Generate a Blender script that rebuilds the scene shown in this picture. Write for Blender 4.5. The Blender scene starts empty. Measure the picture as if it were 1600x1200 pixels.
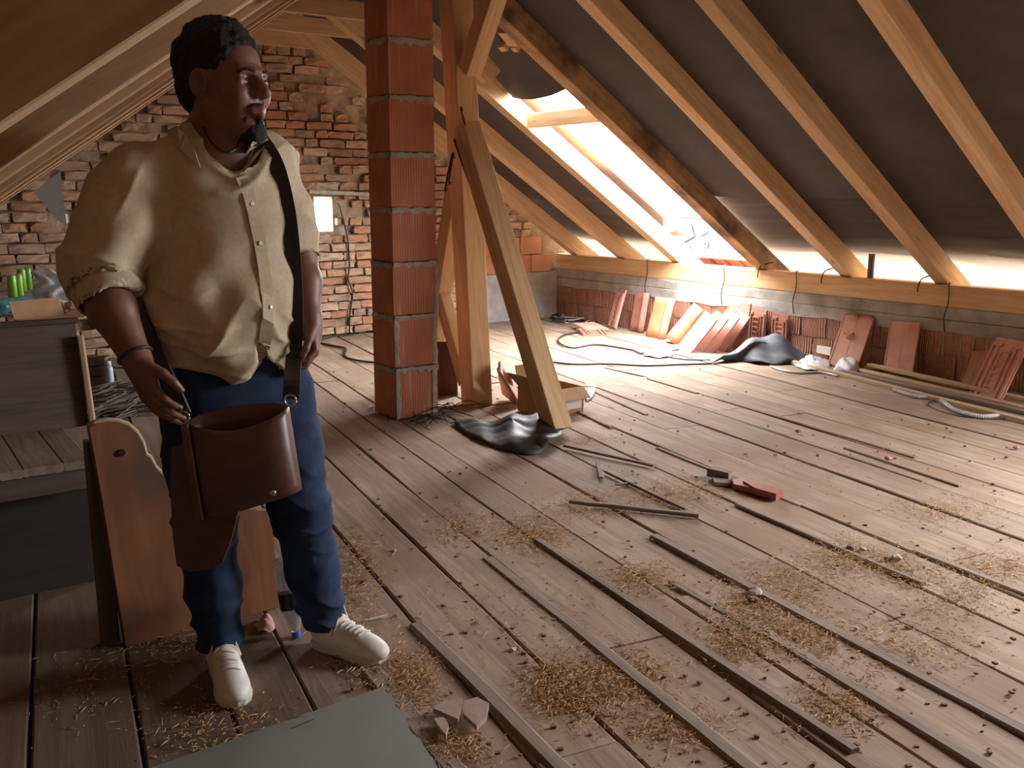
import bpy, bmesh, math, random
import numpy as np
from mathutils import Matrix, Vector
random.seed(7); RNG = np.random.default_rng(7)
SC = bpy.context.scene; COL = SC.collection

# ------------------------------------------------------------------ camera, world, light
H = 1.42                                  # camera height; world X = towards the right knee wall, Y = along the attic, Z up
YAW = math.atan2(1120, 1527); PITCH = math.atan(300 / 1500.0)
cam = bpy.data.objects.new('camera', bpy.data.cameras.new('camera')); COL.objects.link(cam)
cam.location = (0, 0, H); cam.rotation_euler = (math.pi / 2 - PITCH, 0, -YAW)
cam.data.sensor_width = 36; cam.data.lens = 36 * 1500 / 1600; cam.data.clip_start = 0.02; cam.data.clip_end = 400
SC.camera = cam
SC.view_settings.view_transform = 'Standard'; SC.view_settings.look = 'None'
SC.view_settings.gamma = 1; SC.view_settings.use_curve_mapping = False
SC.view_settings.exposure = 0.62
world = bpy.data.worlds.new('overcast_sky'); SC.world = world; world.use_nodes = True
bg = world.node_tree.nodes['Background']
bg.inputs[0].default_value = (0.97, 0.985, 1.0, 1); bg.inputs[1].default_value = 34.0
SC.cycles.max_bounces = 10; SC.cycles.diffuse_bounces = 8; SC.cycles.glossy_bounces = 3
SC.cycles.transmission_bounces = 6; SC.cycles.sample_clamp_indirect = 6

# ------------------------------------------------------------------ geometry of the place
A_GABLE = 8.70; P_KNEE = 7.0; A_BACK = -2.4
TR = math.tan(math.radians(32.5)); PR0, ZR0 = 7.05, 0.724         # right roof: underside of the rafters
def zr(p): return ZR0 + TR * (PR0 - p)
AX = np.array([0.191, 0.9816, 0.0]); AX /= np.linalg.norm(AX); QD = np.array([AX[1], -AX[0], 0.0])   # board direction, across the boards
TLF = 0.70; ZL0 = 1.56                                               # left roof: underside of the rafters
def zl(p, a): return ZL0 + TLF * (QD[0] * p + QD[1] * a)
def ridge_p(a): return (ZR0 + TR * PR0 - ZL0 - TLF * QD[1] * a) / (TLF * QD[0] + TR)
Q_LEFT = -1.75
# a pixel of the 1600x1200 photograph as a direction, and where it meets a plane of the place
_c, _s = math.cos(PITCH), math.sin(PITCH); _cy, _sy = math.cos(YAW), math.sin(YAW)
RV = np.array([_cy, -_sy, 0.0]); FV = np.array([_sy, _cy, 0.0]); C0 = np.array([0, 0, H])
def ray(x, y):
    u, v = (x - 800) / 1500.0, (y - 600) / 1500.0
    return RV * u + FV * (_c - v * _s) + np.array([0, 0, -_s - v * _c])
def onp(x, y, P, N):
    d = ray(x, y); N = np.asarray(N, float); return C0 + d * (np.dot(np.asarray(P, float) - C0, N) / np.dot(d, N))
def fl(x, y, z=0.0): return onp(x, y, (0, 0, z), (0, 0, 1))
def pa(x, y, a): return onp(x, y, (0, a, 0), (0, 1, 0))
def pp(x, y, p): return onp(x, y, (p, 0, 0), (1, 0, 0))
def at(x, y, D): return onp(x, y, FV * D, FV)
def pj(b):
    v = np.asarray(b, float) - C0; r = v @ RV; f0 = v @ FV
    fw = f0 * _c - v[2] * _s; dn = -v[2] * _c - f0 * _s
    return 800 + 1500 * r / fw, 600 + 1500 * dn / fw

# ------------------------------------------------------------------ helpers
WM = {}
def link(o, parent=None, M=None):
    COL.objects.link(o); M = M if M is not None else Matrix.Identity(4)
    o.matrix_basis = M; WM[o.name] = M
    if parent is not None:
        o.parent = parent; o.matrix_parent_inverse = WM[parent.name].inverted()
    return o
def tag(o, label=None, cat=None, group=None, kind=None):
    if label: o['label'] = label
    if cat: o['category'] = cat
    if group: o['group'] = group
    if kind or cat: o['kind'] = kind or 'thing'
    return o
def thing(name, loc, label, cat, group=None, kind=None):
    e = bpy.data.objects.new(name, None); e.empty_display_size = 0.1
    link(e, None, Matrix.Translation(Vector(tuple(map(float, loc)))))
    return tag(e, label, cat, group, kind)
def mesh(name, V, F, mat, smooth=False):
    me = bpy.data.meshes.new(name)
    me.from_pydata([tuple(map(float, v)) for v in V], [], [tuple(map(int, f)) for f in F]); me.materials.append(mat)
    if smooth: me.polygons.foreach_set('use_smooth', [True] * len(me.polygons))
    me.update(); return me
def obj(name, V, F, mat, parent=None, M=None, smooth=False):
    return link(bpy.data.objects.new(name, mesh(name, V, F, mat, smooth)), parent, M)
def inst(name, me, parent=None, M=None): return link(bpy.data.objects.new(name, me), parent, M)
class MB:
    def __init__(s): s.V = []; s.F = []
    def add(s, V, F):
        n = len(s.V); s.V += [tuple(map(float, v)) for v in V]; s.F += [tuple(i + n for i in f) for f in F]; return s
    def box(s, lo, hi, M=None):
        x0, y0, z0 = lo; x1, y1, z1 = hi
        V = [(x0,y0,z0),(x1,y0,z0),(x1,y1,z0),(x0,y1,z0),(x0,y0,z1),(x1,y0,z1),(x1,y1,z1),(x0,y1,z1)]
        if M is not None: V = [M @ Vector(v) for v in V]
        return s.add(V, BOXF)
    def tube(s, pts, r, n=8, cap=True):
        V, F = tube_vf(pts, r, n, cap); return s.add(V, F)
    def obj(s, name, mat, parent=None, smooth=False, M=None): return obj(name, s.V, s.F, mat, parent, M, smooth)
BOXF = [(0,3,2,1),(4,5,6,7),(0,1,5,4),(1,2,6,5),(2,3,7,6),(3,0,4,7)]
def tube_vf(pts, r, n=8, cap=True):
    P = [np.asarray(p, float) for p in pts]; V = []; F = []; m = len(P)
    R = r if hasattr(r, '__len__') else [r] * m
    t0 = P[1] - P[0]; ref = np.array([0, 0, 1.0]) if abs(t0[2]) < 0.8 * np.linalg.norm(t0) else np.array([1.0, 0, 0])
    u = np.cross(t0, ref); u /= np.linalg.norm(u)
    for i in range(m):
        t = P[min(i + 1, m - 1)] - P[max(i - 1, 0)]; t /= (np.linalg.norm(t) + 1e-9)
        u = u - t * np.dot(u, t); u /= (np.linalg.norm(u) + 1e-9); w = np.cross(t, u)
        for k in range(n):
            a = 2 * math.pi * k / n; V.append(P[i] + (u * math.cos(a) + w * math.sin(a)) * R[i])
    for i in range(m - 1):
        for k in range(n):
            a, b = i * n + k, i * n + (k + 1) % n; F.append((a, b, b + n, a + n))
    if cap: F.append(tuple(range(n - 1, -1, -1))); F.append(tuple((m - 1) * n + k for k in range(n)))
    return V, F
def spline(pts, n=8):
    P = [np.asarray(p, float) for p in pts]; P = [2 * P[0] - P[1]] + P + [2 * P[-1] - P[-2]]; out = []
    for i in range(1, len(P) - 2):
        for k in range(n):
            t = k / n; a, b, c, d = P[i - 1:i + 3]
            out.append(0.5 * (2 * b + (c - a) * t + (2 * a - 5 * b + 4 * c - d) * t * t + (3 * b - a - 3 * c + d) * t ** 3))
    out.append(P[-2]); return out
def lathe(prof, n=20):
    V = []; F = []; m = len(prof)
    for r, z in prof:
        for k in range(n):
            a = 2 * math.pi * k / n; V.append((r * math.cos(a), r * math.sin(a), z))
    for i in range(m - 1):
        for k in range(n):
            a, b = i * n + k, i * n + (k + 1) % n; F.append((a, b, b + n, a + n))
    F.append(tuple(range(n - 1, -1, -1))); F.append(tuple((m - 1) * n + k for k in range(n)))
    return V, F
def frame(p0, p1, up=(0, 0, 1)):
    p0, p1 = np.asarray(p0, float), np.asarray(p1, float); x = p1 - p0; L = np.linalg.norm(x); x /= L
    up = np.asarray(up, float); y = np.cross(up, x); y /= np.linalg.norm(y); z = np.cross(x, y)
    M = Matrix(((x[0], y[0], z[0], p0[0]), (x[1], y[1], z[1], p0[1]), (x[2], y[2], z[2], p0[2]), (0, 0, 0, 1)))
    return M, L
def chamfer_box(L, w, h, c=0.004, warp=0.0):
    # length along x from 0, width w along y (centred), height h along z from 0; chamfered long edges
    prof = [(-w/2+c, 0), (w/2-c, 0), (w/2, c), (w/2, h-c), (w/2-c, h), (-w/2+c, h), (-w/2, h-c), (-w/2, c)]
    n = 7 if warp else 2; V = []; F = []
    for i in range(n):
        x = L * i / (n - 1); dy = warp * random.uniform(-1, 1); dz = warp * random.uniform(-1, 1) * 0.6
        V += [(x, y + dy, z + dz) for y, z in prof]
    for i in range(n - 1):
        for k in range(8):
            a, b = i * 8 + k, i * 8 + (k + 1) % 8; F.append((a, b, b + 8, a + 8))
    F.append(tuple(range(7, -1, -1))); F.append(tuple((n - 1) * 8 + k for k in range(8)))
    return V, F
def beam(name, p0, p1, w, h, mat, parent=None, up=(0, 0, 1), c=0.004, warp=0.0):
    M, L = frame(p0, p1, up); V, F = chamfer_box(L, w, h, c, warp); return obj(name, V, F, mat, parent, M)

# ------------------------------------------------------------------ materials
MATS = {}
def lin(r, g, b): return tuple(((c / 255.0) / 12.92 if c / 255.0 <= 0.04045 else ((c / 255.0 + 0.055) / 1.055) ** 2.4) for c in (r, g, b)) + (1.0,)
def nodes(name, rough=0.8):
    m = bpy.data.materials.new(name); m.use_nodes = True; nt = m.node_tree; b = nt.nodes['Principled BSDF']
    b.inputs['Roughness'].default_value = rough; MATS[name] = m; return m, nt, b
def N(nt, t, **kw):
    n = nt.nodes.new(t)
    for k, v in kw.items():
        if k in n.inputs: n.inputs[k].default_value = v
        else: setattr(n, k, v)
    return n
def mapping(nt, scale, coord='Object', randoff=True):
    tc = N(nt, 'ShaderNodeTexCoord'); mp = N(nt, 'ShaderNodeMapping'); mp.inputs['Scale'].default_value = scale
    nt.links.new(tc.outputs[coord], mp.inputs[0])
    if randoff:
        oi = N(nt, 'ShaderNodeObjectInfo'); mm = N(nt, 'ShaderNodeMath', operation='MULTIPLY'); mm.inputs[1].default_value = 37.0
        nt.links.new(oi.outputs['Random'], mm.inputs[0]); cb = N(nt, 'ShaderNodeCombineXYZ')
        for i in range(3): nt.links.new(mm.outputs[0], cb.inputs[i])
        nt.links.new(cb.outputs[0], mp.inputs['Location'])
    return mp
def ramp(nt, cols, pos=None):
    r = N(nt, 'ShaderNodeValToRGB'); e = r.color_ramp.elements; pos = pos or [i / (len(cols) - 1) for i in range(len(cols))]
    while len(e) < len(cols): e.new(0.5)
    for i, c in enumerate(cols): e[i].position = pos[i]; e[i].color = c
    return r
def mix(nt, fac, a, b, mode='MIX'):
    m = N(nt, 'ShaderNodeMix', data_type='RGBA', blend_type=mode)
    for s, v in ((0, fac), (6, a), (7, b)):
        if isinstance(v, (int, float)): m.inputs[s].default_value = v
        elif isinstance(v, tuple): m.inputs[s].default_value = v
        else: nt.links.new(v, m.inputs[s])
    return m.outputs[2]
def bump(nt, b, height, strength=0.4, dist=0.01):
    n = N(nt, 'ShaderNodeBump'); n.inputs['Strength'].default_value = strength; n.inputs['Distance'].default_value = dist
    nt.links.new(height, n.inputs['Height']); nt.links.new(n.outputs[0], b.inputs['Normal'])
def mat_wood(name, c1, c2, c3=None, scale=(1.2, 14, 14), rough=0.75, vary=0.12, knots=True, stain=None, bmp=0.25):
    m, nt, b = nodes(name, rough); mp = mapping(nt, scale)
    n1 = N(nt, 'ShaderNodeTexNoise', Scale=1.6, Detail=6.0, Roughness=0.65, Distortion=0.6); nt.links.new(mp.outputs[0], n1.inputs['Vector'])
    r = ramp(nt, [c1, c2, c3 or c2], [0.3, 0.55, 0.8]); nt.links.new(n1.outputs['Fac'], r.inputs[0]); col = r.outputs[0]
    if knots:
        mp2 = mapping(nt, (1.3, 5, 5)); v = N(nt, 'ShaderNodeTexVoronoi', Scale=1.0); nt.links.new(mp2.outputs[0], v.inputs['Vector'])
        kr = ramp(nt, [(1, 1, 1, 1), (0, 0, 0, 1)], [0.035, 0.075]); nt.links.new(v.outputs['Distance'], kr.inputs[0])
        col = mix(nt, kr.outputs[0], col, tuple(x * 0.35 for x in c1[:3]) + (1,))
    if stain:
        mp3 = mapping(nt, (2, 2, 2)); n3 = N(nt, 'ShaderNodeTexNoise', Scale=1.3, Detail=5.0); nt.links.new(mp3.outputs[0], n3.inputs['Vector'])
        sr = ramp(nt, [(0, 0, 0, 1), (1, 1, 1, 1)], [0.45, 0.65]); nt.links.new(n3.outputs['Fac'], sr.inputs[0]); col = mix(nt, sr.outputs[0], col, stain)
    oi = N(nt, 'ShaderNodeObjectInfo'); hs = N(nt, 'ShaderNodeHueSaturation'); mr = N(nt, 'ShaderNodeMapRange')
    mr.inputs['To Min'].default_value = 1 - vary; mr.inputs['To Max'].default_value = 1 + vary
    nt.links.new(oi.outputs['Random'], mr.inputs[0]); nt.links.new(mr.outputs[0], hs.inputs['Value']); nt.links.new(col, hs.inputs['Color'])
    nt.links.new(hs.outputs[0], b.inputs['Base Color']); bump(nt, b, n1.outputs['Fac'], bmp, 0.004)
    return m
def mat_noise(name, cols, scale=6.0, rough=0.85, bmp=0.3, dist=0.01, detail=6.0, pos=None, spec=0.5, randoff=True, stretch=(1, 1, 1)):
    m, nt, b = nodes(name, rough); mp = mapping(nt, stretch, randoff=randoff)
    n1 = N(nt, 'ShaderNodeTexNoise', Scale=scale, Detail=detail, Roughness=0.6); nt.links.new(mp.outputs[0], n1.inputs['Vector'])
    r = ramp(nt, cols, pos or [0.3 + 0.4 * i / max(1, len(cols) - 1) for i in range(len(cols))]); nt.links.new(n1.outputs['Fac'], r.inputs[0])
    nt.links.new(r.outputs[0], b.inputs['Base Color']); b.inputs['Specular IOR Level'].default_value = spec
    if bmp: bump(nt, b, n1.outputs['Fac'], bmp, dist)
    return m
def mat_plain(name, c, rough=0.6, metal=0.0, spec=0.5):
    m, nt, b = nodes(name, rough); b.inputs['Base Color'].default_value = c; b.inputs['Metallic'].default_value = metal
    b.inputs['Specular IOR Level'].default_value = spec; return m
def mat_brick(name, cols, rough=0.9, dirt=(0.16, 0.13, 0.10, 1), dirt_lo=0.45, dirt_hi=0.7):
    m, nt, b = nodes(name, rough); oi = N(nt, 'ShaderNodeObjectInfo'); r = ramp(nt, cols); r.color_ramp.interpolation = 'LINEAR'
    nt.links.new(oi.outputs['Random'], r.inputs[0])
    mp = mapping(nt, (1, 1, 1), coord='Generated'); n1 = N(nt, 'ShaderNodeTexNoise', Scale=2.5, Detail=7.0, Roughness=0.65); nt.links.new(mp.outputs[0], n1.inputs['Vector'])
    dr = ramp(nt, [(0, 0, 0, 1), (1, 1, 1, 1)], [dirt_lo, dirt_hi]); nt.links.new(n1.outputs['Fac'], dr.inputs[0])
    nt.links.new(mix(nt, dr.outputs[0], r.outputs[0], dirt), b.inputs['Base Color']); bump(nt, b, n1.outputs['Fac'], 0.5, 0.01)
    return m
def mat_ribbed(name, c1, c2, axis='x', freq=90.0, smear=None, bmp=0.5):
    # fired clay block face: fine vertical ribs, pale mortar smears running down
    m, nt, b = nodes(name, 0.7); tc = N(nt, 'ShaderNodeTexCoord'); sp = N(nt, 'ShaderNodeSeparateXYZ'); nt.links.new(tc.outputs['Object'], sp.inputs[0])
    add = N(nt, 'ShaderNodeMath', operation='ADD'); nt.links.new(sp.outputs[0], add.inputs[0]); nt.links.new(sp.outputs[1], add.inputs[1])
    mu = N(nt, 'ShaderNodeMath', operation='MULTIPLY'); mu.inputs[1].default_value = freq * 2 * math.pi / 1.0; nt.links.new(add.outputs[0], mu.inputs[0])
    sn = N(nt, 'ShaderNodeMath', operation='SINE'); nt.links.new(mu.outputs[0], sn.inputs[0])
    mp = mapping(nt, (3, 3, 3)); n1 = N(nt, 'ShaderNodeTexNoise', Scale=1.5, Detail=6.0); nt.links.new(mp.outputs[0], n1.inputs['Vector'])
    r = ramp(nt, [c1, c2], [0.3, 0.7]); nt.links.new(n1.outputs['Fac'], r.inputs[0]); col = r.outputs[0]
    if smear:
        mp2 = mapping(nt, (38, 38, 2.2)); n2 = N(nt, 'ShaderNodeTexNoise', Scale=1.0, Detail=3.0); nt.links.new(mp2.outputs[0], n2.inputs['Vector'])
        sr = ramp(nt, [(0, 0, 0, 1), (0.75, 0.75, 0.75, 1)], [0.60, 0.74]); nt.links.new(n2.outputs['Fac'], sr.inputs[0]); col = mix(nt, sr.outputs[0], col, smear)
    nt.links.new(col, b.inputs['Base Color']); bump(nt, b, sn.outputs[0], bmp, 0.006 if freq < 20 else .003); return m

W_NEW = mat_wood('fresh_spruce', lin(188,150,108), lin(210,176,134), lin(220,192,154))
W_SIDE = mat_wood('amber_spruce', lin(160,126,90), lin(184,150,112), lin(198,166,130))
W_STAIN = mat_wood('stained_spruce', lin(150,112,74), lin(190,150,104), lin(200,164,118), stain=lin(92,66,46))
W_LEFT = mat_wood('sheathing_boards', lin(120,92,62), lin(140,110,76), lin(152,122,86), scale=(1.0, 9, 9), vary=0.06)
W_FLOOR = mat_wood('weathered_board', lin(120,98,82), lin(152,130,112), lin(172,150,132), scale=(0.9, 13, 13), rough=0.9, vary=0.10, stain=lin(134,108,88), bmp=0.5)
W_FLOORD = mat_wood('dusty_shaded_board', lin(84,66,52), lin(106,86,68), lin(124,102,84), scale=(0.9, 13, 13), rough=0.92, vary=0.1, stain=lin(104,80,62), bmp=0.5)  # dark dusty boards, with the left side's shadow partly put into their colour
W_STRIP = mat_wood('old_cover_strip', lin(104,86,74), lin(136,118,104), lin(150,132,118), scale=(1.5, 20, 20), rough=0.9, vary=0.12, knots=False, bmp=0.4)
W_OLD = mat_wood('dark_old_wood', lin(64,52,44), lin(86,72,60), lin(98,84,72), scale=(1.2, 16, 16), rough=0.7, knots=False)
W_PEW = mat_wood('varnished_pew_wood', lin(104,62,38), lin(132,84,54), lin(140,96,66), scale=(6, 6, 1.0), rough=0.55, knots=False, stain=lin(92,66,50), bmp=0.15)
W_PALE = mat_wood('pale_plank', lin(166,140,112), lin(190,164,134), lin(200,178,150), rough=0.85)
MEMB = mat_noise('roof_membrane', [lin(70,62,57), lin(84,75,69)], scale=3.0, rough=0.75, bmp=0.05, spec=0.3)
def thin_sheet(m, col, fac):
    nt = m.node_tree; b = nt.nodes['Principled BSDF']; out = nt.nodes['Material Output']; t = N(nt, 'ShaderNodeBsdfTranslucent'); t.inputs[0].default_value = col; mx = N(nt, 'ShaderNodeMixShader'); mx.inputs[0].default_value = fac
    nt.links.new(b.outputs[0], mx.inputs[1]); nt.links.new(t.outputs[0], mx.inputs[2]); nt.links.new(mx.outputs[0], out.inputs[0]); return m
MEMB2 = MEMB.copy(); MEMB2.name = 'opaque_membrane'; thin_sheet(MEMB, lin(150,128,108), .16)  # same membrane kept opaque, so the upper sheet's shade sits in the material
MORTAR = mat_noise('lime_mortar', [lin(110,92,74), lin(150,130,108), lin(172,154,134)], scale=9.0, bmp=0.8, dist=0.03)
BRICK = mat_brick('old_brick', [lin(160,112,86), lin(178,132,102), lin(160,132,110), lin(186,160,134), lin(146,118,98), lin(186,136,100), lin(172,150,128)], dirt=lin(120,100,82))
BLOCKO = mat_brick('orange_clay_block', [lin(192,140,108), lin(202,152,122), lin(182,130,98)], dirt=lin(170,136,110), dirt_lo=0.55, dirt_hi=0.85)
BLOCKK = mat_ribbed('red_ribbed_block', lin(172,118,94), lin(190,138,114), freq=13, bmp=1.0)
BLOCKC = mat_ribbed('chimney_block', lin(158,94,66), lin(180,114,86), freq=55, smear=lin(180,158,140), bmp=0.25)
CONC = mat_noise('cast_concrete', [lin(128,124,118), lin(158,154,148), lin(176,172,166)], scale=5.0, bmp=0.5, dist=0.02)
PLAST = mat_noise('grey_plaster', [lin(140,138,136), lin(172,170,168)], scale=7.0, bmp=0.4)
MORTG = mat_noise('grey_mortar', [lin(140,132,122), lin(176,168,158)], scale=14.0, bmp=0.6)
GROUND = mat_noise('yard_ground', [lin(150,146,136), lin(176,170,158)], scale=0.5, bmp=0)
IRON = mat_plain('rusty_wire', lin(66,52,44), 0.7, 0.6)
BLACKC = mat_plain('black_cable', lin(44,42,42), 0.5)

# ------------------------------------------------------------------ outside ground and what is seen through the roof opening
obj('ground', [(-80,-80,-6),(80,-80,-6),(80,80,-6),(-80,80,-6)], [(0,1,2,3)], GROUND)['kind'] = 'structure'

# ------------------------------------------------------------------ floor: every board its own piece, lath strips over the gaps
def sq(s, q, z=0.0): v = AX * s + QD * q; return np.array([v[0], v[1], z])
FLOOR = obj('floor', [sq(-3.2,-2.3,-.05), sq(-3.2,9.2,-.05), sq(10.4,9.2,-.05), sq(10.4,-2.3,-.05), sq(-3.2,-2.3,-.12), sq(-3.2,9.2,-.12), sq(10.4,9.2,-.12), sq(10.4,-2.3,-.12)],
            [(0,1,2,3),(7,6,5,4),(0,4,5,1),(1,5,6,2),(2,6,7,3),(3,7,4,0)], mat_noise('dark_underfloor', [lin(50,40,32), lin(70,58,46)], scale=8)); FLOOR['kind'] = 'structure'
def strip_mesh(L, w, h, jit, n, lift=0.0, cup=0.0):
    # a long board, x along, ragged edges, top at z = 0, slightly cupped
    V = []; F = []; jl = RNG.normal(0, jit, n); jr = RNG.normal(0, jit, n)
    jl = np.convolve(jl, [.25,.5,.25], 'same'); jr = np.convolve(jr, [.25,.5,.25], 'same'); dz = np.convolve(RNG.normal(0, 0.0018, n), [.25,.5,.25], 'same') + np.linspace(0, lift, n)
    for i in range(n):
        x = L * i / (n - 1); l, r = -w / 2 + jl[i], w / 2 + jr[i]; z = dz[i]
        V += [(x, l, z - h), (x, l, z - .004 + cup), (x, l + .006, z + cup), (x, 0, z), (x, r - .006, z + cup), (x, r, z - .004 + cup), (x, r, z - h)]
    for i in range(n - 1):
        for k in range(6): a = i * 7 + k; F.append((a, a + 7, a + 8, a + 1))
        a = i * 7; F.append((a + 6, a + 13, a + 7, a))
    F.append(tuple(range(7))); F.append(tuple((n - 1) * 7 + k for k in range(6, -1, -1)))
    return V, [tuple(reversed(f)) for f in F]
QE = [-2.2,-1.95,-1.70,-1.46,-1.2,-.96,-.70,-.45,-.17,.095,.335,.545,.765,.985,1.235,1.455,1.695,1.885,2.21,2.48,2.765,3.01,3.27,3.54,3.815,4.10,4.37,4.66,4.93,5.21,5.5,5.78,6.06,6.33,6.6,6.9,7.2]
for i in range(len(QE) - 1):
    q0, q1 = QE[i], QE[i + 1]; qc = (q0 + q1) / 2
    send = min((A_GABLE + 0.02 + .191 * qc) / .9816, (P_KNEE + 0.02 - .9816 * qc) / .191)
    s = -3.0 + random.uniform(0, .6)
    if send < s + .3: continue
    while s < send - 0.05:
        L = min(random.uniform(3.2, 5.2), send - s)
        if send - s - L < 0.7: L = send - s
        M, _ = frame(sq(s, qc), sq(s + 1, qc)); z = random.uniform(-.005, .004)
        V, F = strip_mesh(L - .006, (q1 - q0) - random.uniform(.004, .010), .028, .0028, max(4, int(L / .22)), cup=random.uniform(0, .003))
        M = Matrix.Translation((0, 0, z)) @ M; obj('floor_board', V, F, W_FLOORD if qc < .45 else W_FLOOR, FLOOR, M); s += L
STRIPS = [((650,977),(905,1232),.050,.020),((762,874),(1190,1220),.046,.016),((840,848),(1335,1180),.036,.026),((1022,839),(1640,1168),.048,.018),((1049,911),(1196,994),.036,.010),
          ((1196,990),(1560,1216),.052,.016),((1152,789),(1442,915),.030,.014),((1430,862),(1640,944),.036,.016),((1067,629),(1444,753),.030,.012),((1125,625),(1431,716),.030,.016),
          ((1013,592),(1090,615),.030,.012),((578,1046),(716,1210),.060,.012),((1028,700),(1250,790),.028,.010),((900,642),(955,669),.03,.012),((930,612),(1010,648),.026,.010),((1320,700),(1500,760),.024,.008)]
for a, b, w, h in STRIPS:
    A, Bb = fl(*a), fl(*b); M, L = frame(A, Bb); h *= .62; V, F = strip_mesh(L, w, h + .004, .002, max(4, int(L / .12)), lift=random.uniform(-.002, .006))
    obj('cover_strip', V, F, W_STRIP, FLOOR, Matrix.Translation((0, 0, h)) @ M)

# ------------------------------------------------------------------ gable wall of old bricks
GW = MB(); PW0, PW1, ZW0, ZW1 = 4.055, 4.245, 1.02, 1.37          # the little window hole
PW0, PW1 = pa(496, 330, A_GABLE)[0], pa(524, 330, A_GABLE)[0]; ZW0, ZW1 = pa(508, 362, A_GABLE)[2], pa(508, 308, A_GABLE)[2]
p_left = (Q_LEFT - QD[1] * A_GABLE) / QD[0]
def ztop(p): return min(zr(p), zl(p, A_GABLE)) + .14
def slab(p0, p1, z0, z1a, z1b, y0, y1): return [(p0,y0,z0),(p1,y0,z0),(p1,y1,z0),(p0,y1,z0),(p0,y0,z1a),(p1,y0,z1b),(p1,y1,z1b),(p0,y1,z1a)]
rp = ridge_p(A_GABLE); cuts = sorted([p_left - .3, 1.80, 1.83, PW0, PW1, rp, 5.5, P_KNEE + .3])
for p0, p1 in zip(cuts[:-1], cuts[1:]):
    y0, y1 = A_GABLE + .06, A_GABLE + .24
    if abs(p0 - PW0) < 1e-6:
        GW.add(slab(p0, p1, -.1, ZW0, ZW0, y0, y1), BOXF); GW.add(slab(p0, p1, ZW1, ztop(p0), ztop(p1), y0, y1), BOXF)
    elif abs(p0 - 1.80) < 1e-6:
        GW.add(slab(p0, p1, -.1, 1.15, 1.15, y0, y1), BOXF); GW.add(slab(p0, p1, 1.24, ztop(p0), ztop(p1), y0, y1), BOXF)
    else: GW.add(slab(p0, p1, -.1, ztop(p0), ztop(p1), y0, y1), BOXF)
GABLE = GW.obj('wall_gable', MORTAR); GABLE['kind'] = 'structure'
def brick_mesh(nm, mat, j=0.05):
    V = [(x + random.uniform(-j, j) * .6, y + random.uniform(-j, j) * 1.2, z + random.uniform(-j, j)) for z in (0.0, .5, 1.0) for x, y in ((0,0),(.33,-.08),(.7,-.05),(1,0),(1,1),(0,1))]
    F = []
    for l in (0, 6):
        for k in range(6): a, b = l + k, l + (k + 1) % 6; F.append((a, b, b + 6, a + 6))
    F += [(5,4,3,2,1,0), (12,13,14,15,16,17)]
    return mesh(nm, V, F, mat)
BM = [brick_mesh('brick', BRICK, .07) for _ in range(7)]; OM = [brick_mesh('block', BLOCKO, .025) for _ in range(4)]
bricks = []
z = 0.03; row = 0
while z < 3.0:
    hgt = random.choice([.062, .068, .072]); p = p_left + random.uniform(-.2, 0)
    while p < 6.55:
        big = p < 2.15 and random.random() < .35
        L = random.choice([.12, .19, .24, .25, .26, .13]) if not big else random.uniform(.2, .3)
        pc, zc = p + L / 2, z + hgt / 2
        if zc < ztop(pc) - .10 and not (p < PW1 + .01 and p + L > PW0 - .01 and z + hgt > ZW0 - .02 and z < ZW1 + .02) and not (p < 1.84 and p + L > 1.79 and 1.12 < zc < 1.26) and random.random() > .05 \
           and not (abs((zc - 2.35) + .55 * (pc - 4.15)) < .13 and 3.9 < pc < 4.7 and random.random() < .6):
            bricks.append((p, z, L, hgt))
        p += L + random.uniform(.010, .022)
    z += hgt + random.uniform(.012, .018); row += 1
def zone(x, y): return (412 < x < 585 and 60 < y < 540) or (672 < x < 705 and 150 < y < 560) or (-5 < x < 125 and 300 < y < 505) or (165 < x < 225 and 395 < y < 560) or (760 < x < 800 and 280 < y < 440)
vis = [b for b in bricks if zone(*pj((b[0] + b[2] / 2, A_GABLE, b[1] + b[3] / 2)))]; rest = [b for b in bricks if b not in set(vis)]
random.shuffle(vis); rest += vis[300:]; vis = vis[:300]
def bmat(b): return Matrix.Translation((b[0], A_GABLE + random.uniform(-.012, .022), b[1])) @ Matrix.Rotation(random.uniform(-.025, .025), 4, 'Y') @ Matrix.Diagonal((b[2], .10, b[3], 1))
for b in vis: inst('brick', random.choice(BM), GABLE, bmat(b))
rb = MB()
for b in rest:
    me = random.choice(BM); M = bmat(b); rb.add([M @ v.co for v in me.vertices], [tuple(p.vertices) for p in me.polygons])
r_ = rb.obj('bricks_beyond', BRICK, GABLE); r_['kind'] = 'stuff'
# newer orange blocks and grey plaster where the gable meets the knee wall
for k, zz in enumerate((.535, .735, .935, 1.135)):
    p = 6.02 - .15 * (k % 2)
    while p < 6.97:
        L = min(.31, 6.99 - p)
        if zz + .1 < zr(p + L) and L > .05: inst('block', random.choice(OM), GABLE, Matrix.Translation((p, A_GABLE - .015, zz)) @ Matrix.Diagonal((L - .012, .1, .188, 1)))
        p += L
MB().box((5.95, A_GABLE - .035, 0), (7.0, A_GABLE + .08, .525)).obj('plaster_patch', PLAST, GABLE)
# lintel shelf over the little window, its bushes of loose mortar
beam('lintel', pa(480, 299, A_GABLE) + [0, -.02, -.02], pa(590, 304, A_GABLE) + [0, -.02, -.02], .06, .035, MORTG, GABLE)

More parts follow.
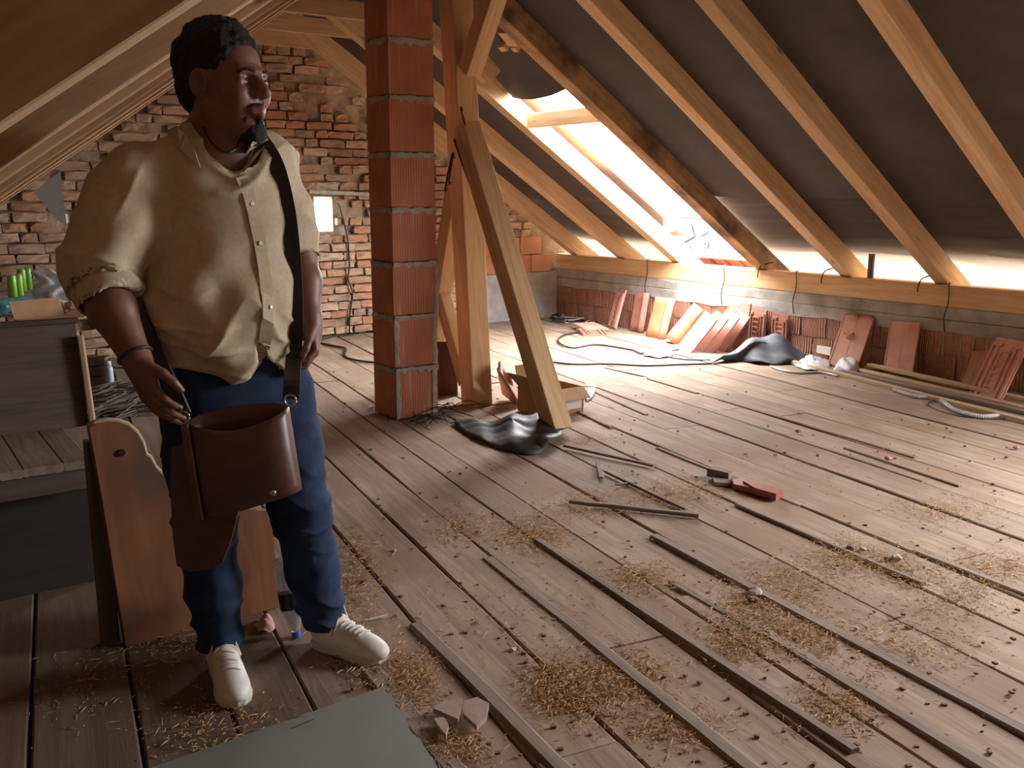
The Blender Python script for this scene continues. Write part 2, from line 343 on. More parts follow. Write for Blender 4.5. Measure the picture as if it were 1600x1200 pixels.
# ------------------------------------------------------------------ right knee wall: clay blocks, cast ring beam, timber wall plate
KNEE = MB().box((P_KNEE + .014, A_BACK, -.1), (P_KNEE + .34, A_GABLE + .3, .555)).obj('wall_right', MORTG); KNEE['kind'] = 'structure'
KM = [brick_mesh('block', BLOCKK, .012) for _ in range(4)]
for r, (z0, z1) in enumerate(((.0, .178), (.186, .362))):
    a = 1.2 + .13 * r
    while a < A_GABLE - .02:
        L = min(.262, A_GABLE - a)
        if L > .06:
            M = Matrix(((0, .08, 0, P_KNEE + random.uniform(0, .008)), (L - .020, 0, 0, a), (0, 0, z1 - z0, z0), (0, 0, 0, 1)))
            o = inst('block', random.choice(KM), KNEE, M)
        a += L
V = []; F = []; nA = 60; zs = [.367, .40, .455, .46, .465, .53, .555]
for i in range(nA + 1):
    a = A_BACK + (A_GABLE - A_BACK) * i / nA
    for k, zz in enumerate(zs):
        x = P_KNEE - .005 + (.012 if k == 3 else 0) + random.uniform(-.004, .004) + (.006 if zz > .46 else 0)
        V.append((x, a, zz + (random.uniform(-.022, .006) if k == 0 else random.uniform(-.003, .003))))
    V.append((P_KNEE + .3, a, .555)); V.append((P_KNEE + .3, a, .367))
n = len(zs) + 2
for i in range(nA):
    for k in range(n): a0, b0 = i * n + k, i * n + (k + 1) % n; F.append((a0, b0, b0 + n, a0 + n))
obj('ring_beam', V, F, CONC, KNEE)
for a0, a1 in ((A_BACK, 2.9), (2.905, 5.93), (5.935, A_GABLE)):
    beam('wall_plate', (P_KNEE + .075, a0, .557), (P_KNEE + .075, a1, .557), .145, .167, W_NEW, KNEE, c=.006)
for x in (1130, 1243, 1483, 1010):                               # tie wires holding the plate down
    P = pp(x, 440, P_KNEE - .008); KM_ = MB(); a = P[1]
    KM_.tube(spline([(P_KNEE + .05, a + .02, .73), (P_KNEE - .004, a, .735), (P_KNEE - .010, a - .01, .60), (P_KNEE - .016, a + .012, .48), (P_KNEE - .012, a, .37)], 5), .004, 5)
    KM_.obj('tie_wire', IRON, KNEE)
for x in (1185, 1285, 1437):
    P = pp(x, 430, P_KNEE - .01); a = P[1]
    MB().tube(spline([(P_KNEE + .04, a - .12, .80), (P_KNEE - .01, a - .03, .765), (P_KNEE - .018, a, .70), (P_KNEE - .014, a + .004, .655)], 5), .005, 5).obj('iron_hook', IRON, KNEE)

# ------------------------------------------------------------------ right roof: dark membrane over bare rafters
DZM = .16 / math.cos(math.radians(32.5)); RAFT = [-1.72, -.78, .14, 1.19, 2.13, 3.07, 4.01, 4.86, 5.755, 6.82, 7.64, 8.42]
OPN = [(5.83, 6.76, 4.90), (.22, 1.11, 4.85)]                     # roof openings: a from, a to, upper end in p
def lay(p, a, top):
    k = min(abs(a - r) for r in RAFT); sag = min(1, k / .42) ** 1.3
    z = zr(p) + DZM - .018 * sag * (1 if top else .6)
    if not top:
        w = math.sin(p * 31 + 3.1 * math.sin(a * 1.7) + a * 1.3) * .5 + math.sin(p * 57 + 2 * math.sin(a * 2.9 + 1)) * .3
        z += .026 * w * sag * min(1, max(0, (p - 5.6) / 1.2) + .35)
    else: z += .006 * math.sin(a * 3.3 + p * 1.9) * sag
    return z
def sheet(p_of, p1, top, na, npp):
    A = np.linspace(A_BACK - .1, A_GABLE + .05, na); V = []; F = []; keep = []
    for a in A:
        for j in range(npp):
            p = p_of(a) + (p1 - p_of(a)) * j / (npp - 1); z = lay(p, a, top)
            for a0, a1, pt in OPN[:1]:
                if top and a0 - .02 < a < a1 + .02 and pt - .45 < p < pt + .12: z -= .13 * ((p - pt + .45) / .57) ** 2 * math.sin(math.pi * min(1, max(0, (a - a0) / (a1 - a0)))) ** .22
            V.append((p, a, z + (.0 if top else .012)))
    for i in range(na - 1):
        for j in range(npp - 1):
            ac = (A[i] + A[i + 1]) / 2; v = [V[i * npp + j], V[(i + 1) * npp + j + 1]]; pc = (v[0][0] + v[1][0]) / 2
            if any(a0 < ac < a1 and pc > pt + (ac - a0) * .07 for a0, a1, pt in OPN): continue
            F.append((i * npp + j, i * npp + j + 1, (i + 1) * npp + j + 1, (i + 1) * npp + j))
    return V, F
p_fold = PR0 - (1.40 - ZR0 - DZM) / TR
V, F = sheet(lambda a: ridge_p(a) - .12, p_fold + .02, True, 240, 60); CEILR = obj('ceiling_right', V, F, MEMB2, smooth=True); CEILR['kind'] = 'structure'
V, F = sheet(lambda a: p_fold - .25, 7.75, False, 240, 90); obj('lower_membrane_sheet', V, F, MEMB, CEILR, smooth=True)
def raft_r(a, mat, w=.115, h=.16, p_lo=7.62, p_hi=None):
    ph = p_hi if p_hi is not None else ridge_p(a)
    return beam('rafter', (p_lo, a, zr(p_lo)), (ph, a, zr(ph)), w, h, mat, CEILR, warp=.002)
for a in RAFT: raft_r(a, W_STAIN if abs(a - 5.755) < .01 else W_NEW, w=.14 if abs(a - 5.755) < .01 else .115)
# trimmers of the roof opening and the dormer frame begun outside it
h0 = 5.16
beam('trimmer', (h0, 5.83, zr(h0) + .03), (h0, 6.76, zr(h0) + .03), .07, .12, W_NEW, CEILR)
beam('dormer_post', (6.72, 6.66, zr(6.7) + .1), (6.72, 6.66, 2.35), .08, .08, W_NEW, CEILR, up=(1, 0, 0))
beam('dormer_rafter', (5.0, 6.45, zr(5.0) + .22), (5.5, 6.45, 2.30), .07, .1, W_NEW, CEILR)
beam('dormer_rafter', (5.0, 6.02, zr(5.0) + .22), (5.5, 6.02, 2.30), .07, .1, W_NEW, CEILR)
beam('dormer_sill', (6.98, 5.83, .80), (6.98, 6.76, .80), .06, .055, W_NEW, CEILR)
# scraps of wood hooked on the membrane beside the stained rafter
for (x, y), (l, w, h) in (((796, 58), (.15, .10, .05)), ((788, 72), (.05, .07, .06)), ((806, 74), (.05, .05, .05))):
    P = onp(x, y, (PR0, 0, ZR0 + DZM - .05), (TR, 0, 1)); M = Matrix.Translation(Vector(P)) @ Matrix.Rotation(math.radians(32.5), 4, 'Y') @ Matrix.Rotation(random.uniform(-.4, .4), 4, 'Z')
    MB().box((-l/2, -w/2, -h/2), (l/2, w/2, h/2)).obj('wood_scrap', W_NEW, CEILR, M=M)
# steel pipe end standing on the wall plate
P = pp(1360, 430, P_KNEE + .06); V, F = lathe([(.026, 0), (.026, .20), (.020, .20), (.020, .02)], 16)
pipe = obj('steel_pipe', V, F, mat_plain('grey_steel', lin(96,94,92), .45, .7), None, Matrix.Translation((P[0], P[1], .724)), smooth=False)
tag(pipe, 'short grey steel pipe standing upright on the timber wall plate', 'pipe')

# ------------------------------------------------------------------ left roof, close over the camera
def lq(s, q, dz=0.0): v = AX * s + QD * q; return np.array([v[0], v[1], ZL0 + TLF * q + dz])
def q_ridge(s): return (ZR0 + TR * PR0 - ZL0 - TR * .191 * s) / (TLF + TR * .9816)
V = []; S_ = np.linspace(-3.6, 10.2, 8)
for s in S_:
    for q in (Q_LEFT - .35, q_ridge(s) + .12): V.append(lq(s, q, .172)); V.append(lq(s, q, .20))
F = []
for i in range(7): a = i * 4; F += [(a, a + 4, a + 6, a + 2), (a + 1, a + 3, a + 7, a + 5), (a, a + 1, a + 5, a + 4), (a + 2, a + 6, a + 7, a + 3)]
F += [(0, 2, 3, 1), (28, 29, 31, 30)]
CEILL = obj('ceiling_left', V, F, W_LEFT); CEILL['kind'] = 'structure'
for s in (-2.0, -1.05, -.2, .55, 1.75, 2.95, 3.95, 4.95, 5.9, 6.9, 7.8):
    n = np.cross(AX, lq(0, 1) - lq(0, 0)); n = n if n[2] > 0 else -n
    beam('rafter', lq(s, Q_LEFT - .3), lq(s, q_ridge(s) + .02), .15, .14, W_SIDE, CEILL, up=n, warp=.002)
q_ = Q_LEFT; zt = ZL0 + TLF * q_ + .17
WL = MB(); a_, b_ = AX * -3.4 + QD * q_, AX * 9.6 + QD * q_; c_, d_ = AX * 9.6 + QD * (q_ - .3), AX * -3.4 + QD * (q_ - .3)
WL.add([(v[0], v[1], zz) for zz in (-.1, zt) for v in (a_, b_, c_, d_)], BOXF).obj('wall_left', MORTAR)['kind'] = 'structure'
WB = MB()
for p0, p1 in ((-3.2, ridge_p(A_BACK)), (ridge_p(A_BACK), P_KNEE + .3)):
    f = lambda p: min(zr(p), zl(p, A_BACK)) + .16
    WB.add(slab(p0, p1, -.1, max(0, f(p0)), f(p1), A_BACK - .3, A_BACK), BOXF)
WB.obj('wall_back', MORTAR)['kind'] = 'structure'
# collar ties
for a in (-.72, 1.25, 3.13, 4.92, 5.66, 6.9, 7.72, 8.50):
    z = 2.70; pl_ = (z - ZL0 - TLF * QD[1] * a) / (TLF * QD[0]); pr_ = PR0 - (z + .0 - ZR0) / TR
    beam('collar_tie', (pl_ - .02, a, z), (pr_ + .02, a, z), .05, .13, W_SIDE, CEILL)

# ------------------------------------------------------------------ chimney of ribbed clay blocks
CP0, CP1, CA0, CA1 = 2.905, 3.215, 5.19, 5.47
CH = thing('brick_chimney', (3.06, 5.33, 0), 'square red clay block chimney pillar with grey mortar joints', 'chimney')
V = []; F = []
for zz, i_ in ((.008, .006), (.014, 0), (.316, 0), (.322, .006)):
    V += [(CP0 + i_, CA0 + i_, zz), (CP1 - i_, CA0 + i_, zz), (CP1 - i_, CA1 - i_, zz), (CP0 + i_, CA1 - i_, zz)]
for l in range(3):
    for k in range(4): a, b = l * 4 + k, l * 4 + (k + 1) % 4; F.append((a, b, b + 4, a + 4))
F += [(3, 2, 1, 0), (12, 13, 14, 15)]; cme = mesh('block', V, F, BLOCKC)
for k in range(10):
    inst('block', cme, CH, Matrix.Translation((random.uniform(-.004, .004), random.uniform(-.004, .004), .33 * k)))
    m = MB(); nn = 16; z0 = .33 * (k + 1) - .008
    for e0, e1, nrm in (((CP0, CA0), (CP1, CA0), (0, -1)), ((CP0, CA1), (CP0, CA0), (-1, 0)), ((CP1, CA0), (CP1, CA1), (1, 0)), ((CP1, CA1), (CP0, CA1), (0, 1))):
        V = []; F = []
        for i in range(nn + 1):
            t = i / nn; x, y = e0[0] + (e1[0] - e0[0]) * t, e0[1] + (e1[1] - e0[1]) * t; up_, dn_ = random.uniform(.008, .018), random.uniform(.006, .03)
            for o_, zz in ((-.02, z0 - dn_), (.004, z0 - dn_), (.008, z0), (.005, z0 + up_), (-.02, z0 + up_)): V.append((x + nrm[0] * o_, y + nrm[1] * o_, zz))
        for i in range(nn):
            for j in range(5): a, b = i * 5 + j, i * 5 + (j + 1) % 5; F.append((a, b, b + 5, a + 5))
        m.add(V, F)
    m.obj('mortar_joint', MORTG, CH)
for z0, z1, x, nr_ in ((.34, .65, CP1 - .035, 0), (.01, .33, CP1 - .045, 0), (.66, .98, CP1 - .02, 0), (.01, .33, CP0, 0), (.36, .65, CP0, 0)):
    V = []; F = []
    for i in range(13):
        zz = z0 + (z1 - z0) * i / 12; w0 = random.uniform(.02, .04)
        V += [(x, CA0 - .002, zz), (x + w0 * .5, CA0 - .006, zz), (x + w0, CA0 - .001, zz)]
    for i in range(12):
        for j in range(2): a = i * 3 + j; F.append((a, a + 1, a + 4, a + 3))
    obj('mortar_smear', V, F, MORTG, CH)

# ------------------------------------------------------------------ timber post with its braces and purlin
PO = thing('timber_post', (3.545, 5.17, 0), 'fresh spruce roof post with slanted braces beside the clay chimney', 'post')
beam('post', (3.60, 5.235, 0), (3.45, 5.235, 2.86), .155, .155, W_NEW, PO, up=(0, 1, 0))
beam('brace', (3.51, 4.375, 0), (3.43, 5.215, 1.80), .135, .125, W_NEW, PO, up=(0, -1, .38))
beam('brace', (3.60, 5.93, 0), (3.54, 5.28, 1.72), .12, .12, W_SIDE, PO, up=(0, 1, .3))
beam('brace', (3.57, 5.80, 1.02), (3.57, 5.34, .16), .09, .10, W_SIDE, PO, up=(0, 1, .3))
beam('brace', (3.47, 5.13, 2.12), (3.45, 4.60, 2.86), .11, .12, W_NEW, PO, up=(0, 1, 1))
beam('purlin', (3.45, 5.42, 2.84), (3.45, A_BACK + .1, 2.84), .15, .165, W_NEW, PO)
for (x0, y0), (x1, y1), D in (((722, 172), (740, 240), 5.04), ((712, 222), (734, 284), 5.08), ((708, 242), (697, 296), 5.15), ((703, 285), (709, 246), 5.15)):
    A, B_ = pa(x0, y0, D + .11), pa(x1, y1, D + .06); d = np.array([-.03, -.035, 0])
    MB().tube(spline([A - d * .6, A + d, B_ + d, B_ - d * .6], 2), .006, 5).obj('iron_staple', IRON, PO)
beam('tail_block', (3.52, 5.22, 2.20), (3.63, 5.22, 2.10), .12, .10, W_NEW, PO)

# dark leftover membrane hanging under the left roof by the gable
pts = [pa(x, y, a) for x, y, a in ((52, 300, 6.9), (94, 268, 7.2), (96, 300, 7.2), (104, 352, 7.2), (90, 344, 7.15), (70, 320, 7.0))]
V = [tuple(p) for p in pts] + [tuple(p + np.array([.006, .012, .003])) for p in pts]; k = len(pts)
F = [tuple(range(k)), tuple(range(2 * k - 1, k - 1, -1))] + [(i, i + k, (i + 1) % k + k, (i + 1) % k) for i in range(k)]
tag(obj('membrane_flap', V, F, MEMB), 'dark membrane corner hanging under the left rafters by the brick gable', 'membrane')

# ------------------------------------------------------------------ sky portals in the real openings (they emit nothing themselves)
def portal(c, ux, uy, name):
    l = bpy.data.lights.new(name, 'AREA'); l.shape = 'RECTANGLE'; l.size = np.linalg.norm(ux); l.size_y = np.linalg.norm(uy); l.cycles.is_portal = True
    x = np.asarray(ux, float) / l.size; y = np.asarray(uy, float) / l.size_y; z = np.cross(x, y)
    M = Matrix(((x[0], y[0], z[0], c[0]), (x[1], y[1], z[1], c[1]), (x[2], y[2], z[2], c[2]), (0, 0, 0, 1)))
    link(bpy.data.objects.new(name, l), None, M)
ca = math.cos(math.radians(32.5)); sa = math.sin(math.radians(32.5))
for a0, a1, pt in OPN:
    pc = (pt + 7.3) / 2
    portal((pc, (a0 + a1) / 2, zr(pc) + .26), np.array([ca, 0, -sa]) * (7.3 - pt) / ca, (0, a1 - a0 + .1, 0), 'roof_opening_portal')
# tiles already laid outside over the upper slope; the lowest strip of membrane is still bare
V = []; F = []; A_ = [A_BACK - .2, .16, 1.17, 5.77, 6.82, A_GABLE + .4]
for a0, a1, top in ((A_[0], A_[1], None), (A_[1], A_[2], 4.80), (A_[2], A_[3], None), (A_[3], A_[4], 5.02), (A_[4], A_[5], None)):
    pr, pl__ = (top or 7.14), min(ridge_p(a0), ridge_p(a1)) - .2; k = len(V)
    for a in (a0, a1):
        for p in (pl__, pr):
            for dz in (.13, .142): V.append((p, a, zr(p) + DZM + dz))
    F += [tuple(k + i for i in f) for f in ((0, 4, 6, 2), (1, 3, 7, 5), (0, 2, 3, 1), (4, 5, 7, 6), (0, 1, 5, 4), (2, 6, 7, 3))]
obj('tile_covering', V, F, mat_plain('outer_tiles', lin(186,150,132), .8), CEILR)

# ------------------------------------------------------------------ smooth bodies: blended round shapes sampled on a grid and skinned
class Blob:
    def __init__(s, lo, hi, vox):
        s.lo = np.asarray(lo, float); s.v = vox; s.n = np.ceil((np.asarray(hi, float) - s.lo) / vox).astype(int) + 1
        s.d = np.full(s.n, 1.0, np.float32)
    def _win(s, lo, hi, pad):
        i0 = np.clip(np.floor((np.asarray(lo) - pad - s.lo) / s.v).astype(int), 0, s.n); i1 = np.clip(np.ceil((np.asarray(hi) + pad - s.lo) / s.v).astype(int) + 1, 0, s.n)
        sl = tuple(slice(a, b) for a, b in zip(i0, i1))
        g = [(s.lo[k] + s.v * np.arange(i0[k], i1[k])).astype(np.float32) for k in range(3)]
        return sl, g[0][:, None, None], g[1][None, :, None], g[2][None, None, :]
    def _put(s, sl, e, k, cut):
        d = s.d[sl]
        if cut:
            if k > 0: h = np.maximum(k - np.abs(d + e), 0) / k; s.d[sl] = np.maximum(d, -e) + h * h * k * .25
            else: s.d[sl] = np.maximum(d, -e)
        else:
            if k > 0: h = np.maximum(k - np.abs(d - e), 0) / k; s.d[sl] = np.minimum(d, e) - h * h * k * .25
            else: s.d[sl] = np.minimum(d, e)
    def cap(s, a, b, ra, rb=None, k=.02, cut=False):
        rb = ra if rb is None else rb; a, b = np.asarray(a, float), np.asarray(b, float); r = max(ra, rb)
        sl, X, Y, Z = s._win(np.minimum(a, b) - r, np.maximum(a, b) + r, k + 3 * s.v)
        ab = b - a; L2 = ab @ ab + 1e-12; px, py, pz = X - a[0], Y - a[1], Z - a[2]
        t = np.clip((px * ab[0] + py * ab[1] + pz * ab[2]) / L2, 0, 1)
        e = np.sqrt((px - t * ab[0]) ** 2 + (py - t * ab[1]) ** 2 + (pz - t * ab[2]) ** 2) - (ra + (rb - ra) * t); s._put(sl, e, k, cut); return s
    def ell(s, c, r, R=None, k=.02, cut=False):
        c = np.asarray(c, float); R = np.eye(3) if R is None else np.asarray(R, float); m = max(r)    # rows of R: the local axes
        sl, X, Y, Z = s._win(c - m, c + m, k + 3 * s.v); px, py, pz = X - c[0], Y - c[1], Z - c[2]
        q = [(px * R[i, 0] + py * R[i, 1] + pz * R[i, 2]) for i in range(3)]
        k0 = np.sqrt(sum((q[i] / r[i]) ** 2 for i in range(3))); k1 = np.sqrt(sum((q[i] / r[i] ** 2) ** 2 for i in range(3))) + 1e-9
        s._put(sl, k0 * (k0 - 1) / k1, k, cut); return s
    def chain(s, pts, rs, k=.02):
        for i in range(len(pts) - 1): s.cap(pts[i], pts[i + 1], rs[i], rs[i + 1], k)
        return s
    def clip(s, fn):
        # keep where fn(X, Y, Z) < 0
        _, X, Y, Z = s._win(s.lo, s.lo + s.v * (s.n - 1), 0); s.d = np.maximum(s.d, fn(X, Y, Z).astype(np.float32)); return s
    def skin(s):
        d = s.d; I = d < 0; c = lambda dx, dy, dz, A: A[dx:A.shape[0] - 1 + dx, dy:A.shape[1] - 1 + dy, dz:A.shape[2] - 1 + dz]
        cnt = sum(c(x, y, z, I).astype(np.int8) for x in (0, 1) for y in (0, 1) for z in (0, 1)); act = (cnt > 0) & (cnt < 8)
        ix = np.argwhere(act); idm = np.full(act.shape, -1, np.int32); idm[tuple(ix.T)] = np.arange(len(ix))
        acc = np.zeros((len(ix), 3)); num = np.zeros(len(ix)); crn = [(x, y, z) for x in (0, 1) for y in (0, 1) for z in (0, 1)]
        val = {q: d[ix[:, 0] + q[0], ix[:, 1] + q[1], ix[:, 2] + q[2]] for q in crn}
        for q in crn:
            for ax_ in range(3):
                if q[ax_]: continue
                w = list(q); w[ax_] = 1; w = tuple(w); a, b = val[q], val[w]; m = (a < 0) != (b < 0)
                t = np.where(m, a / np.where(m, a - b, 1), 0); P = np.tile(np.array(q, float), (len(ix), 1)); P[:, ax_] = t
                acc[m] += P[m]; num[m] += 1
        V = s.lo + s.v * (ix + acc / num[:, None]); F = []
        for ax_ in range(3):
            sl0 = [slice(1, -1)] * 3; sl1 = [slice(1, -1)] * 3; sl0[ax_] = slice(0, -1); sl1[ax_] = slice(1, None)
            a, b = I[tuple(sl0)], I[tuple(sl1)]; e = np.argwhere(a != b); o_ = np.array([1, 1, 1]); o_[ax_] = 0; e = e + o_; sgn = I[tuple(e.T)]
            u, w = [(1, 2), (2, 0), (0, 1)][ax_]; U = np.zeros(3, int); U[u] = 1; W = np.zeros(3, int); W[w] = 1
            q = [idm[tuple((e - k_).T)] for k_ in (U + W, W, 0 * U, U)]; Q = np.stack(q, 1); Q[~sgn] = Q[~sgn][:, ::-1]; F.append(Q[(Q >= 0).all(1)])
        return V, np.concatenate(F)
def blob_obj(name, bl, mat, parent=None, disp=None, colour=None):
    V, F = bl.skin(); me = bpy.data.meshes.new(name)
    if disp is not None:
        n = np.zeros_like(V); a = V[F[:, 2]] - V[F[:, 0]]; b = V[F[:, 3]] - V[F[:, 1]]; fn = np.cross(a, b)
        for k in range(4): np.add.at(n, F[:, k], fn)
        n /= (np.linalg.norm(n, axis=1, keepdims=True) + 1e-12); V = V + n * disp(V, n)[:, None]
    me.vertices.add(len(V)); me.vertices.foreach_set('co', V.astype(np.float32).ravel()); me.loops.add(len(F) * 4); me.polygons.add(len(F))
    me.loops.foreach_set('vertex_index', F.astype(np.int32).ravel()); me.polygons.foreach_set('loop_start', np.arange(0, len(F) * 4, 4, dtype=np.int32))
    me.update(calc_edges=True); me.validate(); me.polygons.foreach_set('use_smooth', [True] * len(me.polygons)); me.materials.append(mat)
    return link(bpy.data.objects.new(name, me), parent)
from mathutils.bvhtree import BVHTree
def tree_of(o): return BVHTree.FromPolygons([o.matrix_basis @ v.co for v in o.data.vertices], [tuple(p.vertices) for p in o.data.polygons])
def hit(tree, x, y, off=0.0, Df=None):
    # the point of a surface seen at a pixel, lifted off it; where nothing is met, the point at distance Df
    d = Vector(ray(x, y)).normalized(); loc, nrm, _, _ = tree.ray_cast(Vector(C0), d)
    if loc is None or (Df is not None and abs(np.array(loc) @ FV - Df) > .18): return at(x, y, Df), -np.array(FV)
    return np.array(loc) + np.array(nrm) * off, np.array(nrm)
def ribbon(path, nrm, w, th):
    V = []; F = []; P = [np.asarray(p) for p in path]; m = len(P)
    for i in range(m):
        t = P[min(i + 1, m - 1)] - P[max(i - 1, 0)]; t /= np.linalg.norm(t) + 1e-9; n = np.asarray(nrm[i]); n = n - t * (n @ t); n /= np.linalg.norm(n) + 1e-9; s_ = np.cross(t, n)
        ww = w[i] if hasattr(w, '__len__') else w
        V += [P[i] - s_ * ww / 2, P[i] + s_ * ww / 2, P[i] + s_ * ww / 2 + n * th, P[i] - s_ * ww / 2 + n * th]
    for i in range(m - 1):
        for k in range(4): a, b = i * 4 + k, i * 4 + (k + 1) % 4; F.append((a, b, b + 4, a + 4))
    F += [(3, 2, 1, 0), tuple((m - 1) * 4 + k for k in range(4))]; return V, F

# ------------------------------------------------------------------ the man with the shoulder bag
SKIN = mat_noise('brown_skin', [lin(110,74,58), lin(124,84,66)], scale=30, rough=0.5, bmp=0.03, randoff=False)
HAIR = mat_noise('black_hair', [lin(20,17,16), lin(34,29,27)], scale=120, rough=0.8, bmp=0.9, dist=.01)
LINEN = mat_noise('beige_linen', [lin(178,163,140), lin(194,180,157)], scale=60, rough=0.9, bmp=0.25, dist=.002, spec=.2)
DENIM = mat_noise('blue_denim', [lin(30,42,64), lin(40,54,82), lin(50,66,96)], scale=14, rough=0.9, bmp=0.1, spec=.2)
WHITEL = mat_noise('white_shoe_leather', [lin(206,200,192), lin(222,216,208)], scale=16, rough=0.55, bmp=0.05)
SOLE = mat_plain('rubber_sole', lin(198,190,180), .7); LACE = mat_plain('white_lace', lin(216,210,204), .8)
LEATH = mat_noise('brown_leather', [lin(74,46,36), lin(92,60,48)], scale=22, rough=0.42, bmp=0.12)
LEATHD = mat_noise('dark_leather_strap', [lin(38,30,26), lin(50,40,34)], scale=22, rough=0.5, bmp=0.1)
LEATHO = mat_noise('tan_leather_edge', [lin(104,66,42), lin(118,78,52)], scale=22, rough=0.5, bmp=0.1)
METAL = mat_plain('nickel', lin(190,184,176), .3, 1.0)
Lv = RV * .86 + FV * .5; Fw = RV * .5 - FV * .86; UP = np.array([0, 0, 1.0])       # his left, his front
TB = np.array([Lv, Fw, UP])
heel_r, toe_r = fl(343, 1036), fl(372, 1107); heel_l, toe_l = fl(492, 1006), fl(600, 1036)
MAN = thing('person', (heel_r + heel_l) / 2, 'person in beige linen shirt and blue jeans looking aside, hand on a bag strap', 'person')
RS, LS = at(206, 278, 2.49), at(416, 254, 2.70); RE, LE = at(150, 430, 2.42), at(468, 402, 2.76); RW, LW = at(214, 562, 2.34), at(484, 502, 2.68)
RH, LH = at(308, 612, 2.60), at(428, 608, 2.71); RK, LK = at(322, 822, 2.585), at(470, 800, 2.69); RA, LA = heel_r * .86 + toe_r * .14 + UP * .07, heel_l * .84 + toe_l * .16 + UP * .07
CHEST, BELLY, HIPC, NECK = at(340, 318, 2.62), at(347, 478, 2.62), at(366, 596, 2.66), at(342, 212, 2.60)
hf = RV * .90 - FV * .43; hl = np.cross(UP, hf); HB = np.array([hf, hl, UP]); HC = at(352, 130, 2.56); HS = 1.09    # head: front, left, centre, size
def hd(x, y, z): return HC + (hf * x + hl * y + UP * z) * HS
def rr(*r): return tuple(v * HS for v in r)
pts_ = np.array([RS, LS, RE, LE, RW, LW, toe_r, toe_l, heel_r, heel_l, HC + UP * .2])
b = Blob(pts_.min(0) - [.16, .16, 0], pts_.max(0) + [.16, .16, .02], .0045); b.lo[2] = -.01
# head
b.ell(hd(-.012, 0, .035), rr(.100, .077, .090), HB, .01); b.ell(hd(.032, 0, -.035), rr(.060, .060, .088), HB, .03)
for s in (1, -1):
    b.cap(hd(-.005, s * .050, -.055), hd(.062, s * .018, -.104), .030, .026, .03); b.cap(hd(.080, s * .040, .020), hd(.092, s * .010, .020), .012, .011, .015)
    b.ell(hd(.066, s * .040, -.030), rr(.026, .024, .026), HB, .03)
b.ell(hd(.072, 0, -.106), rr(.026, .026, .022), HB, .02); b.cap(hd(.090, 0, .014), hd(.116, 0, -.026), .010, .0155, .012)
for s in (1, -1): b.ell(hd(.101, s * .014, -.030), rr(.013, .010, .010), HB, .008); b.ell(hd(.098, s * .032, .001), rr(.017, .019, .012), HB, .008, cut=True)
for s in (1, -1): b.cap(hd(.092, s * .021, -.062), hd(.103, 0, -.058), .0065, .0085, .006); b.cap(hd(.091, s * .019, -.070), hd(.101, 0, -.076), .007, .0095, .006)
for s in (1, -1):
    b.ell(hd(-.008, s * .080, -.004), rr(.026, .011, .033), HB, .010); b.ell(hd(-.002, s * .090, -.002), rr(.013, .007, .019), HB, .005, cut=True)
    b.cap(hd(.076, s * .020, -.002), hd(.080, s * .044, -.001), .0115, .0105, .004)                       # eyelids over the eyes
b.cap(hd(-.020, 0, -.05), NECK, .064, .070, .03)
# trunk and limbs under the clothes
b.cap(NECK, CHEST, .072, .11, .05); b.cap(RS + Lv * .03, LS - Lv * .03, .062, .062, .06); b.ell(CHEST, (.175, .118, .20), TB, .05); b.ell(BELLY, (.180, .128, .19), TB, .05); b.ell(HIPC, (.165, .115, .13), TB, .04)
b.chain([RS, RE], [.060, .054], .03).chain([RE, RE * .6 + RW * .4, RW], [.054, .058, .035], .02); b.chain([LS, LE], [.058, .050], .03).chain([LE, LE * .6 + LW * .4, LW], [.048, .050, .032], .02)
b.chain([RH, RK, RA], [.085, .060, .040], .03).chain([LH, LK, LA], [.085, .060, .040], .03)
for hl_, to_ in ((heel_r, toe_r), (heel_l, toe_l)): b.cap(hl_ * .8 + to_ * .2 + UP * .055, hl_ * .25 + to_ * .75 + UP * .045, .032, .024, .02)
def hand(w, d, side, nrm, curl, thumb, spread=1.0, sc=1.0):
    d = d / np.linalg.norm(d); side = side - d * (side @ d); side /= np.linalg.norm(side); n = np.cross(d, side); n = n if n @ nrm > 0 else -n; R = np.array([d, side, n])
    b.ell(w + d * .048 * sc, (.058 * sc, .042 * sc, .021 * sc), R, .015); b.cap(w - d * .01, w + d * .03 * sc, .030, .030, .02)
    for off, L, dd in ((-.031, .082, .086), (-.010, .094, .096), (.011, .088, .094), (.030, .068, .086)):
        p = w + d * dd * sc + side * off * sc; ang = .15; q = w + d * .045 * sc + side * off * .8 * sc; b.cap(q, p, .0115 * sc, .0105 * sc, .008)
        for seg, r0, r1 in ((.46, .0100, .0092), (.30, .0092, .0085), (.24, .0085, .0072)):
            ang += curl; dr = d * math.cos(ang) + n * math.sin(ang) + side * off * 2.2 * spread; dr /= np.linalg.norm(dr)
            e = p + dr * L * seg * sc; b.cap(p, e, r0 * sc, r1 * sc, .0025); p = e
    s_ = thumb; p = w + d * .025 * sc + side * s_ * .030 * sc; e = p + (d * .72 + side * s_ * .62 + n * .35) * .042 * sc; b.cap(p, e, .0155 * sc, .0125 * sc, .010)
    g = e + (d * .92 + side * s_ * .22 + n * .45) * .030 * sc; b.cap(e, g, .0120 * sc, .0108 * sc, .004); f_ = g + (d * .9 - side * s_ * .05 + n * .5) * .024 * sc; b.cap(g, f_, .0106 * sc, .0085 * sc, .004)
hand(RW, at(256, 668, 2.31) - RW, RV * .8 - FV * .6, FV * .7 + RV * .6, .26, 1, sc=1.06)
hand(LW, at(492, 556, 2.66) - LW, -FV * .9 + RV * .3, -RV, .62, 1, sc=.96)
BODY = blob_obj('body', b, SKIN, MAN)
